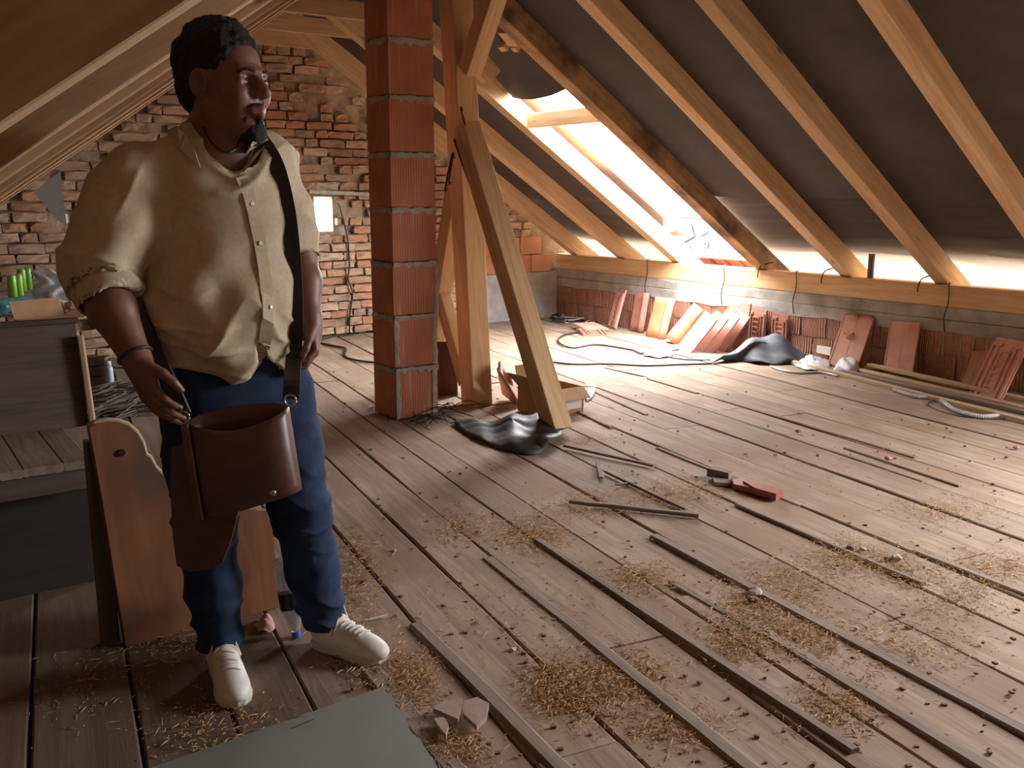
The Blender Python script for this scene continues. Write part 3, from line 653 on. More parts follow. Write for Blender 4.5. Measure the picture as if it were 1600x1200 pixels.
for s in (1, -1):
    V, F = lathe([(.0004, -.0118), (.006, -.0102), (.0102, -.006), (.0118, 0), (.0102, .006), (.006, .0102), (.0004, .0118)], 14); c = hd(.0815, s * .032, .002)
    e = obj('eye', V, F, mat_plain('eye_white', lin(206,198,190), .2) if s == 1 else MATS['eye_white'], MAN, Matrix.Translation(Vector(c)), True)
    V, F = lathe([(.0004, 0), (.0052, .0002), (.0048, .0012), (.0004, .0018)], 12); g = hf * .92 + hl * s * -.05 + RV * .2; g /= np.linalg.norm(g)
    M = Vector(g).to_track_quat('Z', 'Y').to_matrix().to_4x4(); M.translation = Vector(c + g * .0112); obj('iris', V, F, mat_plain('dark_iris', lin(30,22,18), .1) if s == 1 else MATS['dark_iris'], e, M, True)
    MB().tube(spline([hd(.082, s * .052, .016), hd(.096, s * .034, .024), hd(.101, s * .014, .020)], 4), [.0028, .0034, .004, .0042, .0044, .0046, .0046, .0044, .0035], 6).obj('eyebrow', HAIR, MAN, True)
b = Blob(HC - .2, HC + .2, .005)
b.ell(hd(-.024, 0, .052), rr(.108, .088, .094), HB, .01); b.ell(hd(-.06, 0, -.005), rr(.066, .072, .080), HB, .02); b.cap(hd(.01, 0, .112), hd(-.05, 0, .114), .034, .036, .03)
b.ell(hd(.100, 0, -.005), rr(.070, .098, .088), HB, .012, cut=True); b.ell(hd(.030, .085, -.045), rr(.056, .05, .070), HB, .01, cut=True); b.ell(hd(.030, -.085, -.045), rr(.056, .05, .070), HB, .01, cut=True)
b.ell(hd(0, 0, -.13), rr(.14, .11, .075), HB, .01, cut=True)
def wob(V, f, seed):
    r = np.random.default_rng(seed); w = 0
    for _ in range(5): k = r.normal(0, 1, 3); k /= np.linalg.norm(k); w = w + np.sin(V @ k * f * r.uniform(.6, 1.5) + r.uniform(0, 6.3))
    return w / 2.6
def fuzz(V, n): return .0022 * wob(V, 320, 31) + .0022 * wob(V, 160, 32)
blob_obj('hair', b, HAIR, MAN, fuzz)
b = Blob(HC - .2, HC + .2, .004); b.ell(hd(.074, 0, -.116), rr(.032, .034, .030), HB, .015)
for s in (1, -1): b.cap(hd(.1055, s * .004, -.048), hd(.092, s * .026, -.058), .0032, .0028, .003); b.cap(hd(.080, s * .030, -.082), hd(.074, s * .030, -.104), .004, .010, .006); b.cap(hd(.064, s * .030, -.114), hd(.03, s * .050, -.098), .008, .004, .008)
b.cap(hd(.096, 0, -.090), hd(.086, 0, -.108), .010, .014, .008); blob_obj('beard', b, HAIR, MAN, lambda V, n: .5 * fuzz(V, n))
# shirt
hx = [at(x, y, 2.50) for x, y in ((120, 585), (222, 556), (262, 566), (330, 590), (378, 600), (398, 566), (405, 540), (416, 575), (440, 606), (462, 575), (480, 545), (560, 540))]
hr, hz = np.array([p @ RV for p in hx]), np.array([p[2] for p in hx])
b = Blob(pts_.min(0) - [.20, .20, 0], pts_.max(0) + [.20, .20, -.1], .0058); zb = hz.min() - .05; b = Blob([b.lo[0], b.lo[1], zb], (pts_.max(0) + [.2, .2, -.12]), .0055)
b.ell(CHEST + Fw * .01, (.200, .142, .215), TB, .05); b.ell(BELLY + Fw * .022, (.212, .160, .215), TB, .07); b.ell(HIPC + UP * .02 + Fw * .008, (.208, .152, .16), TB, .05)
b.cap(RS + Lv * .03, LS - Lv * .02, .074, .072, .07); b.cap(NECK - UP * .015 - Fw * .01, NECK - UP * .05, .080, .10, .05)
b.chain([RS, RS * .5 + RE * .5, RE + (RE - RS) * .02], [.080, .088, .084], .05); b.chain([LS, LS * .5 + LE * .5, LE], [.072, .072, .060], .045)
b.cap(RE + (RE - RS) * .0, RE + (RW - RE) * .10, .082, .080, .02)
nv = at(352, 205, 2.42); b.cap(HC - UP * .14 + hf * .01, NECK + UP * .03, .082, .074, .01, cut=True)                                      # neck hole and the open V
vt = at(372, 276, 2.47); b.cap(NECK + Fw * .075 + UP * .045, vt - Fw * .02, .062, .010, .008, cut=True)
b.cap(RE + (RW - RE) * .20, RW, .085, .12, .004, cut=True); b.cap(LE + (LW - LE) * .18, LW, .060, .08, .004, cut=True)                  # rolled sleeve ends
b.clip(lambda X, Y, Z: np.interp((X * RV[0] + Y * RV[1]) + 0 * Z, hr, hz) - Z)
b.cap(RE + (RW - RE) * .17, RE + (RW - RE) * .19, .079, .078, .004); b.cap(RE + (RW - RE) * .22, RW, .068, .075, .004, cut=True)
def folds(V, n):
    l = V @ RV; z = V[:, 2]; w1, w2 = wob(V, 9, 1), wob(V, 18, 2); c1 = z * 1.0 + l * .55 + .05 * w1; c2 = z * .9 - l * .75 + .05 * w2
    rid = lambda t: (1 - np.abs(np.sin(t))) ** 2.2
    w = .012 * rid(c1 * 13 + w2) * np.clip(w1 + .35, 0, 1) + .010 * rid(c2 * 16 + 1.3 * w1) * np.clip(.4 - w1 + .5 * w2, 0, 1) + .0040 * wob(V, 40, 3) + .0022 * wob(V, 85, 4) + .006 * rid(c1 * 31 + 1.7 * w1 + w2) * np.clip(w2 + .1, 0, 1)
    return 1.6 * (w - .003) * np.clip((1.72 - z) / .25, .3, 1)
SHIRT = blob_obj('shirt', b, LINEN, MAN, folds); ST = tree_of(SHIRT)
pl_ = [hit(ST, x, y, .0005, 2.46) for x, y in ((376, 276), (388, 305), (398, 345), (406, 385), (412, 425), (416, 465), (417, 505), (412, 540), (407, 556))]
V, F = ribbon(spline([p for p, _ in pl_], 4), [pl_[min(i // 4, 8)][1] for i in range(33)], .034, .004); obj('placket', V, F, LINEN, SHIRT)
for x, y in ((392, 318), (405, 380), (415, 414), (421, 480)):
    p, n_ = hit(ST, x, y, .0045, 2.46); V, F = lathe([(.0005, .0), (.0058, 0), (.0062, .0015), (.0045, .0026), (.0005, .0018)], 12); M = Vector(n_).to_track_quat('Z', 'Y').to_matrix().to_4x4(); M.translation = Vector(p)
    obj('button', V, F, mat_plain('shell_button', lin(220,214,204), .25) if 'shell_button' not in MATS else MATS['shell_button'], SHIRT, M, True)
for pts in (((276, 196), (292, 214), (306, 240), (312, 262), (282, 236), (262, 212)), ((404, 208), (392, 226), (382, 250), (380, 272), (402, 248), (420, 222))):
    P = [hit(ST, x, y, .012, 2.46)[0] for x, y in pts]; c = sum(P) / len(P); nn = -FV * .8 + UP * .3
    V = P + [p - nn * .008 for p in P]; k = len(P); obj('collar_flap', V, [tuple(range(k)), tuple(range(2 * k - 1, k - 1, -1))] + [(i, i + k, (i + 1) % k + k, (i + 1) % k) for i in range(k)], LINEN, SHIRT)
# jeans
b = Blob(np.array([pts_.min(0)[0] - .2, pts_.min(0)[1] - .2, .02]), np.array([pts_.max(0)[0] + .2, pts_.max(0)[1] + .2, 1.12]), .0058)
b.ell(HIPC - UP * .03, (.186, .132, .15), TB, .03); b.cap(HIPC + UP * .10 - Lv * .06, HIPC + UP * .10 + Lv * .06, .122, .122, .04)
b.chain([RH, (RH + RK) / 2, RK, (RK + RA) / 2, RA + UP * .02], [.110, .098, .080, .076, .066], .035); b.chain([LH, (LH + LK) / 2, LK, (LK + LA) / 2, LA + UP * .02], [.112, .100, .084, .078, .068], .035)
b.clip(lambda X, Y, Z: np.maximum(.075 - Z, Z - 1.02 + 0 * X + 0 * Y))
def denimf(V, n):
    z = V[:, 2]; l = V @ RV; k = np.exp(-((z - .14) / .10) ** 2) + .55 * np.exp(-((z - .50) / .12) ** 2) + .25; w = wob(V, 12, 7); u = wob(V, 25, 8)
    return k * (.010 * (1 - np.abs(np.sin(z * 30 + l * 9 * np.sign(w) + 1.6 * w + .6 * u))) ** 2 - .003) + .002 * wob(V, 50, 9)
JEANS = blob_obj('jeans', b, DENIM, MAN, denimf)
# shoes
def shoe(heel, toe):
    f = toe - heel; L = np.linalg.norm(f); f /= L; s = np.cross(UP, f); R = np.array([f, s, UP]); P = lambda x, y, z: heel + f * x * L + s * y + UP * z
    b = Blob(heel + f * L / 2 - [.22, .22, .0], heel + f * L / 2 + [.22, .22, .19], .004); b.lo[2] = 0
    b.ell(P(.80, 0, .034), (.068, .047, .036), R, .02); b.ell(P(.55, 0, .045), (.09, .044, .042), R, .03); b.ell(P(.20, 0, .055), (.062, .038, .055), R, .03); b.cap(P(.24, 0, .07), P(.24, 0, .125), .042, .040, .03)
    b.cap(P(.42, 0, .07), P(.60, 0, .058), .034, .028, .03); b.cap(P(.24, 0, .10), P(.24, 0, .16), .026, .034, .004, cut=True); b.clip(lambda X, Y, Z: .014 - Z + 0 * X + 0 * Y)
    u = blob_obj('shoe', b, WHITEL, MAN); T = tree_of(u)
    V = []; F = []; prof = [(.0,.0),(.02,.022),(.08,.033),(.2,.039),(.4,.038),(.55,.042),(.7,.050),(.82,.050),(.92,.040),(.98,.022),(1.0,.0)]; ring = [(x, y) for x, y in prof] + [(x, -y) for x, y in prof[-2:0:-1]]; k = len(ring)
    for zz, g in ((.0, .97), (.004, 1.02), (.022, 1.03), (.027, .99)): V += [P(.5 + (x - .5) * g, y * g, zz) for x, y in ring]
    for l in range(3):
        for i in range(k): F.append((l * k + i, l * k + (i + 1) % k, (l + 1) * k + (i + 1) % k, (l + 1) * k + i))
    F += [tuple(range(k - 1, -1, -1)), tuple(3 * k + i for i in range(k))]; obj('sole', V, F, SOLE, u)
    def top(x, y):
        o_ = P(x, y, .25); loc, nr, _, _ = T.ray_cast(Vector(o_), Vector((0, 0, -1))); return np.array(loc) + UP * .003 if loc else P(x, y, .06)
    for i in range(6):
        x = .40 + .062 * i
        MB().tube(spline([top(x, -.026), top(x + .02, 0), top(x + (.03 if i % 2 else .0), .026)], 4), .0035, 6).obj('lace', LACE, u, True)
    for sg in (1, -1): MB().tube(spline([top(.38, 0), top(.36, .02 * sg) + UP * .02, top(.40, .045 * sg) + UP * .012, top(.42, .03 * sg), top(.39, 0)], 4), .003, 6).obj('lace', LACE, u, True)
shoe(heel_r, toe_r); shoe(heel_l, toe_l)
# cord at the neck and at the wrist
MB().tube(spline([at(316, 196, 2.52), at(330, 222, 2.47), at(352, 238, 2.455), at(368, 232, 2.48), at(376, 214, 2.54)], 5), .0028, 6).obj('neck_cord', LEATHD, MAN, True)
wd = (RW - RE) / np.linalg.norm(RW - RE); u_ = np.cross(wd, UP); u_ /= np.linalg.norm(u_); w_ = np.cross(wd, u_)
MB().tube([RW - wd * .012 + (u_ * math.cos(t) + w_ * math.sin(t)) * .041 for t in np.linspace(0, 2 * math.pi, 25)], .0045, 6).obj('bracelet', LEATHD, MAN, True)

# ------------------------------------------------------------------ shoulder bag
BAG = thing('shoulder_bag', at(385, 810, 2.36), 'dark brown leather messenger bag hanging open in front of the jeans', 'bag')
BODY_T = tree_of(JEANS)
TL, TRc, BR, BL = at(290, 660, 2.385), at(452, 634, 2.455), at(472, 764, 2.43), at(314, 812, 2.36)
bn = np.cross(TRc - TL, UP); bn = bn / np.linalg.norm(bn); bn = bn if bn @ FV < 0 else -bn                                              # bag front towards the camera
V = []; F = []; nu = 14; nv_ = 12
def ring_at(t, inset=0.0, dep=1.0):
    l, r = BL + (TL - BL) * t, BR + (TRc - BR) * t; out = []; d = (.030 + .018 * math.sin(math.pi * min(1, t * 1.02)) + .022 * t ** 2) * dep - inset
    for i in range(nu * 2):
        u = i / nu if i < nu else 2 - i / nu; u = min(max(u, 0), 1); fr = i < nu; x = (inset * 3) + (1 - inset * 6) * u
        c = l + (r - l) * x; bulge = d * (max(0, 1 - (2 * u - 1) ** 4)) ** .5 if 0 < u < 1 else 0
        sag = -.030 * math.sin(math.pi * u) * max(0, t - .75) * 4 if fr else .012 * math.sin(math.pi * u) * max(0, t - .75) * 4
        out.append(c + bn * (bulge if fr else -bulge) + UP * sag)
    return out
n2 = nu * 2
for j in range(nv_ + 1): V += ring_at(j / nv_)
for j in range(6): V += ring_at(1 - j * .14, .006)
rows = nv_ + 7
for j in range(rows - 1):
    for i in range(n2): F.append((j * n2 + i, j * n2 + (i + 1) % n2, (j + 1) * n2 + (i + 1) % n2, (j + 1) * n2 + i))
F += [tuple(range(n2 - 1, -1, -1)), tuple((rows - 1) * n2 + i for i in range(n2))]
obj('bag_body', V, F, LEATH, BAG, smooth=True)
V, F = ribbon(spline([TL + bn * .004, (TL + BL) / 2 + bn * .006, BL + bn * .004 + UP * .006], 5), [-RV * .7 - FV * .5] * 11, .052, .006); obj('gusset', V, F, LEATHO, BAG)
fp = [at(x, y, D) for x, y, D in ((268, 700, 2.47), (300, 690, 2.47), (360, 690, 2.48), (392, 730, 2.48), (372, 800, 2.46), (362, 840, 2.45), (348, 878, 2.44), (326, 890, 2.435), (296, 894, 2.43), (276, 884, 2.43), (270, 840, 2.44), (266, 770, 2.46))]
k = len(fp); V = fp + [p + FV * .010 for p in fp]; obj('flap', V, [tuple(range(k)), tuple(range(2 * k - 1, k - 1, -1))] + [(i, i + k, (i + 1) % k + k, (i + 1) % k) for i in range(k)], LEATH, BAG)
sp_ = [hit(ST, x, y, .006, D) for x, y, D in ((398, 206, 2.55), (410, 222, 2.52), (426, 252, 2.50), (440, 296, 2.50), (450, 350, 2.50), (456, 420, 2.50), (458, 490, 2.49), (457, 550, 2.48))] + [(at(456, 596, 2.46), -FV), (at(455, 622, 2.455), -FV)]
sp_ = [(p, -FV * .95 + RV * .15) for p, n_ in sp_]
V, F = ribbon(spline([p for p, _ in sp_], 4), [sp_[min(i // 4, 9)][1] for i in range(37)], .042, .005); obj('strap', V, F, LEATHD, BAG)
V, F = ribbon(spline([at(x, y, D) for x, y, D in ((208, 420, 2.62), (214, 462, 2.54), (230, 512, 2.47), (250, 560, 2.43), (272, 606, 2.40), (290, 648, 2.385))], 4), [-FV * .8 - RV * .4] * 21, .045, .005); obj('strap', V, F, LEATHD, BAG)
for (x, y), D in (((289, 650), 2.375), ((455, 624), 2.45)):
    c = at(x, y, D) - FV * .012; MB().tube([c + (RV * math.cos(t) + UP * math.sin(t)) * .015 for t in np.linspace(0, 2 * math.pi, 17)], .003, 6).obj('buckle_ring', METAL, BAG, True)
P = ring_at(.10)[int(nu * .72)]; V, F = lathe([(.0005, 0), (.009, 0), (.008, .003), (.0005, .004)], 14); M = Vector(bn).to_track_quat('Z', 'Y').to_matrix().to_4x4(); M.translation = Vector(P); obj('stud', V, F, METAL, BAG, M, True)

# ------------------------------------------------------------------ clay roof tiles leaning against the knee wall
TILE = mat_noise('terracotta', [lin(186,134,116), lin(202,154,136), lin(210,166,150)], scale=7, rough=.6, bmp=.12)
TILED = mat_noise('brown_engobe_clay', [lin(156,106,90), lin(174,124,106)], scale=7, rough=.6, bmp=.12)
TILEG = mat_noise('glossy_orange_clay', [lin(200,118,82), lin(212,136,100), lin(212,158,134)], scale=5, rough=.3, bmp=.05)
PLASTIC = mat_noise('white_film', [lin(206,206,206), lin(226,226,228)], scale=12, rough=.35, bmp=.4)
CARD = mat_noise('cardboard', [lin(160,124,88), lin(180,144,106)], scale=10, rough=.9, bmp=.05)
PAPER = mat_plain('white_paper', lin(214,210,204), .9)
FELT = mat_noise('grey_roof_felt', [lin(74,76,82), lin(100,103,110)], scale=6, rough=.7, bmp=.1)
def outline(w, L, bot, top, n=14):
    P = []
    lobes = lambda x: .020 * (abs(math.sin(math.pi * x * 2)) ** .6)
    for i in range(n + 1): x = i / n; P.append((-w/2 + w * x, -(lobes(x) if bot else 0)))
    for i in range(n + 1): x = 1 - i / n; P.append((-w/2 + w * x, L + (lobes(x) * 1.2 if top else 0)))
    return P
def tile_mesh(kind, w, L, mat):
    m = MB(); t = .014
    if kind in ('flat', 'scallop', 'lobed'):
        P = outline(w, L, kind == 'scallop', kind == 'lobed'); k = len(P)
        V = [(x, y, 0) for x, y in P] + [(x * .985, y, t) for x, y in P]
        m.add(V, [tuple(range(k - 1, -1, -1)), tuple(range(k, 2 * k))] + [(i, (i + 1) % k, (i + 1) % k + k, i + k) for i in range(k)])
        m.box((-.003, .01, t - .001), (.003, L - .01, t + .0015)); m.box((-w/2 + .006, .004, t - .002), (-w/2 + .014, L - .004, t + .005))
    elif kind == 'ladder':
        m.box((-w/2, 0, 0), (w/2, L, t))
        for x in (-.45, -.27, .27, .45): m.box((w * x - .007, .008, t), (w * x + .007, L - .05, t + .012))
        for x in (-.305, .305): m.box((w * x - .035 * w / .26, L - .065, t), (w * x + .035 * w / .26, L - .04, t + .014))
        for i in range(6): m.box((-.036, L * (.16 + .12 * i), t), (.036, L * (.16 + .12 * i) + .012, t + .012))
        for x in (-.044, .034): m.box((x, L * .14, t), (x + .010, L * .80, t + .010))
    elif kind == 'pan':
        V = []; F = []; n = 18; prof = []
        for i in range(n + 1):
            x = i / n; z = .0 if x < .62 else .035 * math.sin(math.pi * (x - .62) / .38); prof.append((-w/2 + w * x, z))
        for j in range(7):
            y = L * j / 6; V += [(x, y - (.012 * abs(math.sin(math.pi * (i / n) * 3)) if j == 0 else 0), z) for i, (x, z) in enumerate(prof)]
            V += [(x, y - (.012 * abs(math.sin(math.pi * (i / n) * 3)) if j == 0 else 0), z + t) for i, (x, z) in enumerate(prof)]
        q = 2 * (n + 1)
        for j in range(6):
            for i in range(n):
                a = j * q + i; F.append((a, a + q, a + q + 1, a + 1)); a += n + 1; F.append((a, a + 1, a + q + 1, a + q))
            for i in (0, n): a = j * q + i; F.append((a, a + n + 1, a + n + 1 + q, a + q) if i == 0 else (a, a + q, a + q + n + 1, a + n + 1))
        for j in (0, 6):
            for i in range(n): a = j * q + i; F.append((a, a + 1, a + n + 2, a + n + 1) if j == 0 else (a + n + 1, a + n + 2, a + 1, a))
        m.add(V, F)
    elif kind == 'ridge':
        V = []; F = []; n = 14
        for j in range(6):
            y = L * j / 5; sc = 1 - .18 * j / 5
            for rr_ in (w/2, w/2 - t):
                for i in range(n + 1): a = math.pi * i / n; V.append((-rr_ * sc * math.cos(a), y, rr_ * sc * math.sin(a) * .8))
        q = 2 * (n + 1)
        for j in range(5):
            for i in range(n): a = j * q + i; F.append((a, a + 1, a + q + 1, a + q)); a += n + 1; F.append((a, a + q, a + q + 1, a + 1))
            for i in (0, n): a = j * q + i; F.append((a, a + q, a + q + n + 1, a + n + 1) if i == 0 else (a, a + n + 1, a + n + 1 + q, a + q))
        for j in (0, 5):
            for i in range(n): a = j * q + i; F.append((a, a + n + 1, a + n + 2, a + 1) if j == 0 else (a, a + 1, a + n + 2, a + n + 1))
        m.add(V, F)
    return mesh('roof_tile', m.V, m.F, mat, kind in ('ridge', 'pan'))
def lean(kind, bl, br, tc, L, mat, label, w=None, zoff=0.0, group='roof tiles by the knee wall', back=0.0):
    A, Bb = fl(*bl), fl(*br); c = (A + Bb) / 2 + np.array([0, 0, .004 + zoff]); ww = w or np.linalg.norm(Bb - A); d = ray(*tc); d /= np.linalg.norm(d)
    oc = C0 - c; bq = oc @ d; disc = bq * bq - (oc @ oc - L * L); t = -bq + math.sqrt(max(0, disc)) * (.35 if disc > 0 else 0); T = C0 + d * t
    y = T - c; y[2] = max(y[2], .05); y /= np.linalg.norm(y); top = c + y * L
    if top[0] > P_KNEE - .03:                                            # rest the upper end on the wall
        h_ = P_KNEE - .03 - c[0]; yy = math.sqrt(max(.02, L * L - h_ * h_)); dirn = np.array([h_, y[1] * L * .6, 0]); dirn[2] = math.sqrt(max(.01, L * L - dirn[0] ** 2 - dirn[1] ** 2)); y = dirn / np.linalg.norm(dirn)
    x = Bb - A; x = x - y * (x @ y); x /= np.linalg.norm(x); z = np.cross(x, y)
    M = Matrix(((x[0], y[0], z[0], c[0]), (x[1], y[1], z[1], c[1]), (x[2], y[2], z[2], c[2]), (0, 0, 0, 1)))
    o = inst('roof_tile', tile_mesh(kind, ww, L, mat), None, M); tag(o, label, 'roof tile', group); return o
lean('ladder', (945,507), (971,518), (986,463), .42, TILE, 'pale ladder-ribbed clay tile leaning nearest the gable corner', w=.24)
lean('pan', (985,516), (1006,520), (1010,466), .40, TILED, 'dark-edged clay tile squeezed between pale ribbed tile and glossy orange tile', w=.22)
lean('pan', (1005,524), (1046,531), (1040,468), .40, TILEG, 'glossy orange clay tile with scalloped lower edge', w=.27)
lean('ridge', (1040,533), (1062,538), (1100,472), .42, TILEG, 'half-round orange ridge tile leaning beside the glossy scalloped tile', w=.20)
lean('flat', (1128,543), (1166,551), (1156,480), .42, TILED, 'tall red-brown clay tile standing behind the slanted stack of flat tiles', w=.30)
for i in range(4):
    lean('scallop', (1054 + 18 * i, 545 - .6 * i), (1085 + 18 * i, 553 - .6 * i), (1116 + 17 * i, 490 - 1.5 * i), .40, TILE if i < 3 else TILED,
         ['front flat clay tile with scalloped foot of the slanted stack', 'second flat clay tile of the slanted stack, behind the front one', 'third flat clay tile of the slanted stack', 'rearmost flat clay tile of the slanted stack under white film'][i], w=.24)
lean('ladder', (1160,541), (1200,550), (1205,500), .38, TILED, 'brown ladder-ribbed clay tile behind the grey felt scrap', w=.26)
lean('ladder', (1204,548), (1232,553), (1245,508), .36, TILED, 'brown ribbed clay tile standing against the wall to the right of the felt scrap', w=.18)
lean('lobed', (1291,570), (1343,578), (1340,504), .41, TILE, 'rosy clay tile with two-lobed top and an orange shard propped on it', w=.27)
lean('lobed', (1301,569), (1352,577), (1349,503), .41, TILED, 'second two-lobed clay tile tucked behind the rosy one', w=.27)
lean('flat', (1377,581), (1430,591), (1415,513), .42, TILE, 'plain rosy clay tile with a centre groove standing alone', w=.27)
lean('ladder', (1507,612), (1578,632), (1580,540), .44, TILE, 'large ladder-ribbed clay tile at the right edge of the photo', w=.30)
lean('flat', (1498,606), (1530,614), (1530,562), .30, TILED, 'short clay tile half hidden behind the large ladder-ribbed one', w=.18)
sh = lean('ridge', (1330,566), (1345,568), (1338,512), .2, TILEG, 'orange curved clay shard propped on the two-lobed tile', w=.11, group=None)
sh.matrix_basis = Matrix.Translation((-.085, -.06, .12)) @ sh.matrix_basis
for i, (x, y) in enumerate(((925, 521), (922, 516))):
    P = fl(x, y); me = tile_mesh('flat' if i else 'ladder', .26, .34, TILED if i == 0 else TILE)
    M = Matrix.Translation((P[0], P[1], .004 + .030 * i)) @ Matrix.Rotation(-.5 + .25 * i, 4, 'Z') @ Matrix.Rotation(.05 + .03 * i, 4, 'X') @ Matrix.Translation((0, -.17, 0))
    tag(inst('roof_tile', me, None, M), ['lower of two clay tiles lying flat near the cable heap', 'upper of two clay tiles lying flat near the cable heap'][i], 'roof tile', 'roof tiles by the knee wall')

# ------------------------------------------------------------------ crumpled sheets
def crumple(name, px, hgt, mat, label, cat, seed=1, fr=9.0, th=.004, lift=None, parent=None, n=26):
    r = np.random.default_rng(seed); P = np.array([fl(*p)[:2] for p in px]); c = P.mean(0); k = len(P); V = []; F = []; rings = 9
    ph = r.uniform(0, 6.28, 6)
    Q = np.array(spline([np.append(p, 0) for p in P] + [np.append(P[0], 0)], 5))[:-1, :2]; k = len(Q)
    for j in range(rings + 1):
        t = j / rings
        for i in range(k):
            p = c + (Q[i] - c) * t; u, v = p[0] * fr, p[1] * fr
            z = hgt * (1 - t ** 2.2) * (.65 + .35 * math.sin(u + ph[0] + 1.5 * math.sin(v + ph[1]))) + hgt * .30 * (1 - .55 * t) * math.sin(1.9 * u - 1.3 * v + ph[2]) ** 2 + .012 * math.sin(3.7 * u + 2.9 * v + ph[3]) ** 2
            if lift: z += lift(i / k, t) * hgt
            V.append((p[0], p[1], max(.006, z)))
    for j in range(rings):
        for i in range(k): a, b = j * k + i, j * k + (i + 1) % k; F.append((a, b, b + k, a + k))
    o = obj(name, V, F, mat, parent, None, True); md = o.modifiers.new('thickness', 'SOLIDIFY'); md.thickness = th; md.offset = 0
    if label: tag(o, label, cat)
    return o
crumple('membrane_scrap', [(706,662),(722,676),(752,692),(790,706),(830,712),(862,704),(878,690),(876,664),(850,660),(800,656),(750,664)], .10, mat_noise('black_membrane', [lin(40,39,42), lin(58,57,60)], scale=7, rough=.55, bmp=.1),
        'crumpled black membrane scrap on the floor at the foot of the brace', 'membrane', 3, 7.0, lift=lambda u, t: (1.1 * max(0, t - .55) if .42 < u < .68 else 0))
crumple('felt_scrap', [(1110,570),(1150,566),(1190,571),(1230,570),(1258,566),(1258,560),(1232,554),(1192,552),(1150,557)], .19, FELT, 'grey roofing felt scrap folded on the floor before the clay tiles', 'felt', 5, 5.0)
crumple('plastic_film', [(1240,572),(1262,580),(1292,578),(1296,566),(1270,560),(1246,562)], .05, PLASTIC, 'crumpled white plastic film between the felt scrap and the floor planks', 'plastic film', 8, 22)
crumple('plastic_film', [(1300,582),(1322,584),(1342,580),(1338,572),(1312,570)], .09, PLASTIC, 'pointed white plastic film at the foot of the two-lobed tile', 'plastic film', 11, 14)
crumple('plastic_film', [(1004,556),(1030,560),(1052,556),(1046,549),(1018,550)], .03, PLASTIC, 'small white plastic film lying on black cables before the slanted stack', 'plastic film', 13, 22)
tag(beam('styrofoam_strip', fl(1266,562) + [.12,.1,.05], fl(1300,570) + [.12,.1,.05], .02, .07, mat_plain('styrofoam', lin(214,206,192), .9)), 'cream foam strip lying against the wall behind the white film', 'foam strip')
# planks and laths lying along the tiles
for i, (a, b, w, h, z, mt) in enumerate((((1216,563),(1640,672),.055,.032,0,W_PALE), ((1298,578),(1640,656),.060,.026,0,W_STRIP), ((1358,578),(1640,643),.055,.028,.03,W_PALE), ((1300,570),(1640,648),.07,.020,.0,W_PALE))):
    A, Bb = fl(*a), fl(*b); up_ = np.array([0, 0, z]); o = beam('floor_plank', A + up_, Bb + up_, w, h, mt, warp=.002)
    tag(o, ['pale long lath lying nearest the camera along the clay tiles', 'grey-brown lath lying second along the clay tiles', 'pale lath resting on top of the other laths by the plain rosy tile', 'pale board lying under the upper lath by the tiles'][i], 'plank', 'laths along the tiles')
# corrugated conduit, cables
HOSE = mat_plain('grey_conduit', lin(186,184,182), .45)
def cable(name, pts, r, mat, label, cat, z=0.0, group=None, rib=False, parent=None):
    P = [fl(x, y, 0) + np.array([0, 0, r + z + random.uniform(0, .004)]) for x, y in pts]; S = spline(P, 22 if rib else 8); R = [r * (1.12 if i % 2 else .9) for i in range(len(S))] if rib else r
    return tag(MB().tube(S, R, 8).obj(name, mat, parent, not rib), label, cat, group)
cable('conduit_hose', [(1396,612),(1428,622),(1458,625),(1474,632),(1494,646),(1530,654),(1562,653)], .014, HOSE, 'grey corrugated conduit hose curling beside the long pale lath', 'hose', rib=True)
cable('conduit_tube', [(1204,574),(1222,581),(1250,585),(1282,584),(1310,590)], .009, HOSE, 'thin white conduit running under the pale lath by the felt', 'hose')
cable('black_cable', [(1060,548),(1010,556),(985,548),(930,540),(892,545),(872,535),(882,525),(912,519)], .009, BLACKC, 'black cable looping from the flat-lying tiles to the slanted stack', 'cable')
cable('black_cable', [(1112,570),(1060,572),(1010,573),(950,571),(890,571),(830,563)], .009, BLACKC, 'long black cable running straight across the floor to the felt scrap', 'cable')
cable('black_cable', [(1110,564),(1070,563),(1030,557),(1002,553)], .007, BLACKC, 'short black cable under the small white film', 'cable')
cable('black_cable', [(500,538),(520,542),(540,547),(539,558),(556,565),(592,569),(640,566)], .010, BLACKC, 'black cable snaking behind the chimney foot', 'cable')
cable('black_cable', [(498,534),(522,527),(548,525),(568,520),(600,520)], .008, BLACKC, 'thin dark cable lying along the foot of the brick gable', 'cable')
cable('power_cable', [(1462,626),(1450,634),(1476,646),(1520,655),(1570,656)], .005, BLACKC, 'thin dark wire beside the conduit hose', 'cable')
for i in range(7):
    cx, cy = 895 + random.uniform(-22, 26), 498 + random.uniform(-6, 8)
    cable('cable_coil', [(cx + 26 * math.cos(t) * random.uniform(.6, 1), cy + 7 * math.sin(t) * random.uniform(.6, 1)) for t in np.linspace(0, random.uniform(3, 6), 8)], .008, BLACKC if i % 2 else HOSE,
          'one loop of the tangled cables in the corner by the knee wall', 'cable', z=.004 * i, group='tangled cables in the corner')
W_ = [pa(x, y, A_GABLE - .03) for x, y in ((527,318),(533,332),(543,372),(546,412),(544,436),(551,458),(547,488),(546,520))]
tag(MB().tube(spline(W_, 6), .008, 6).obj('wall_cable', BLACKC, None, True), 'dark cable hanging down the brick gable beside the little window', 'cable')
m_ = MB()
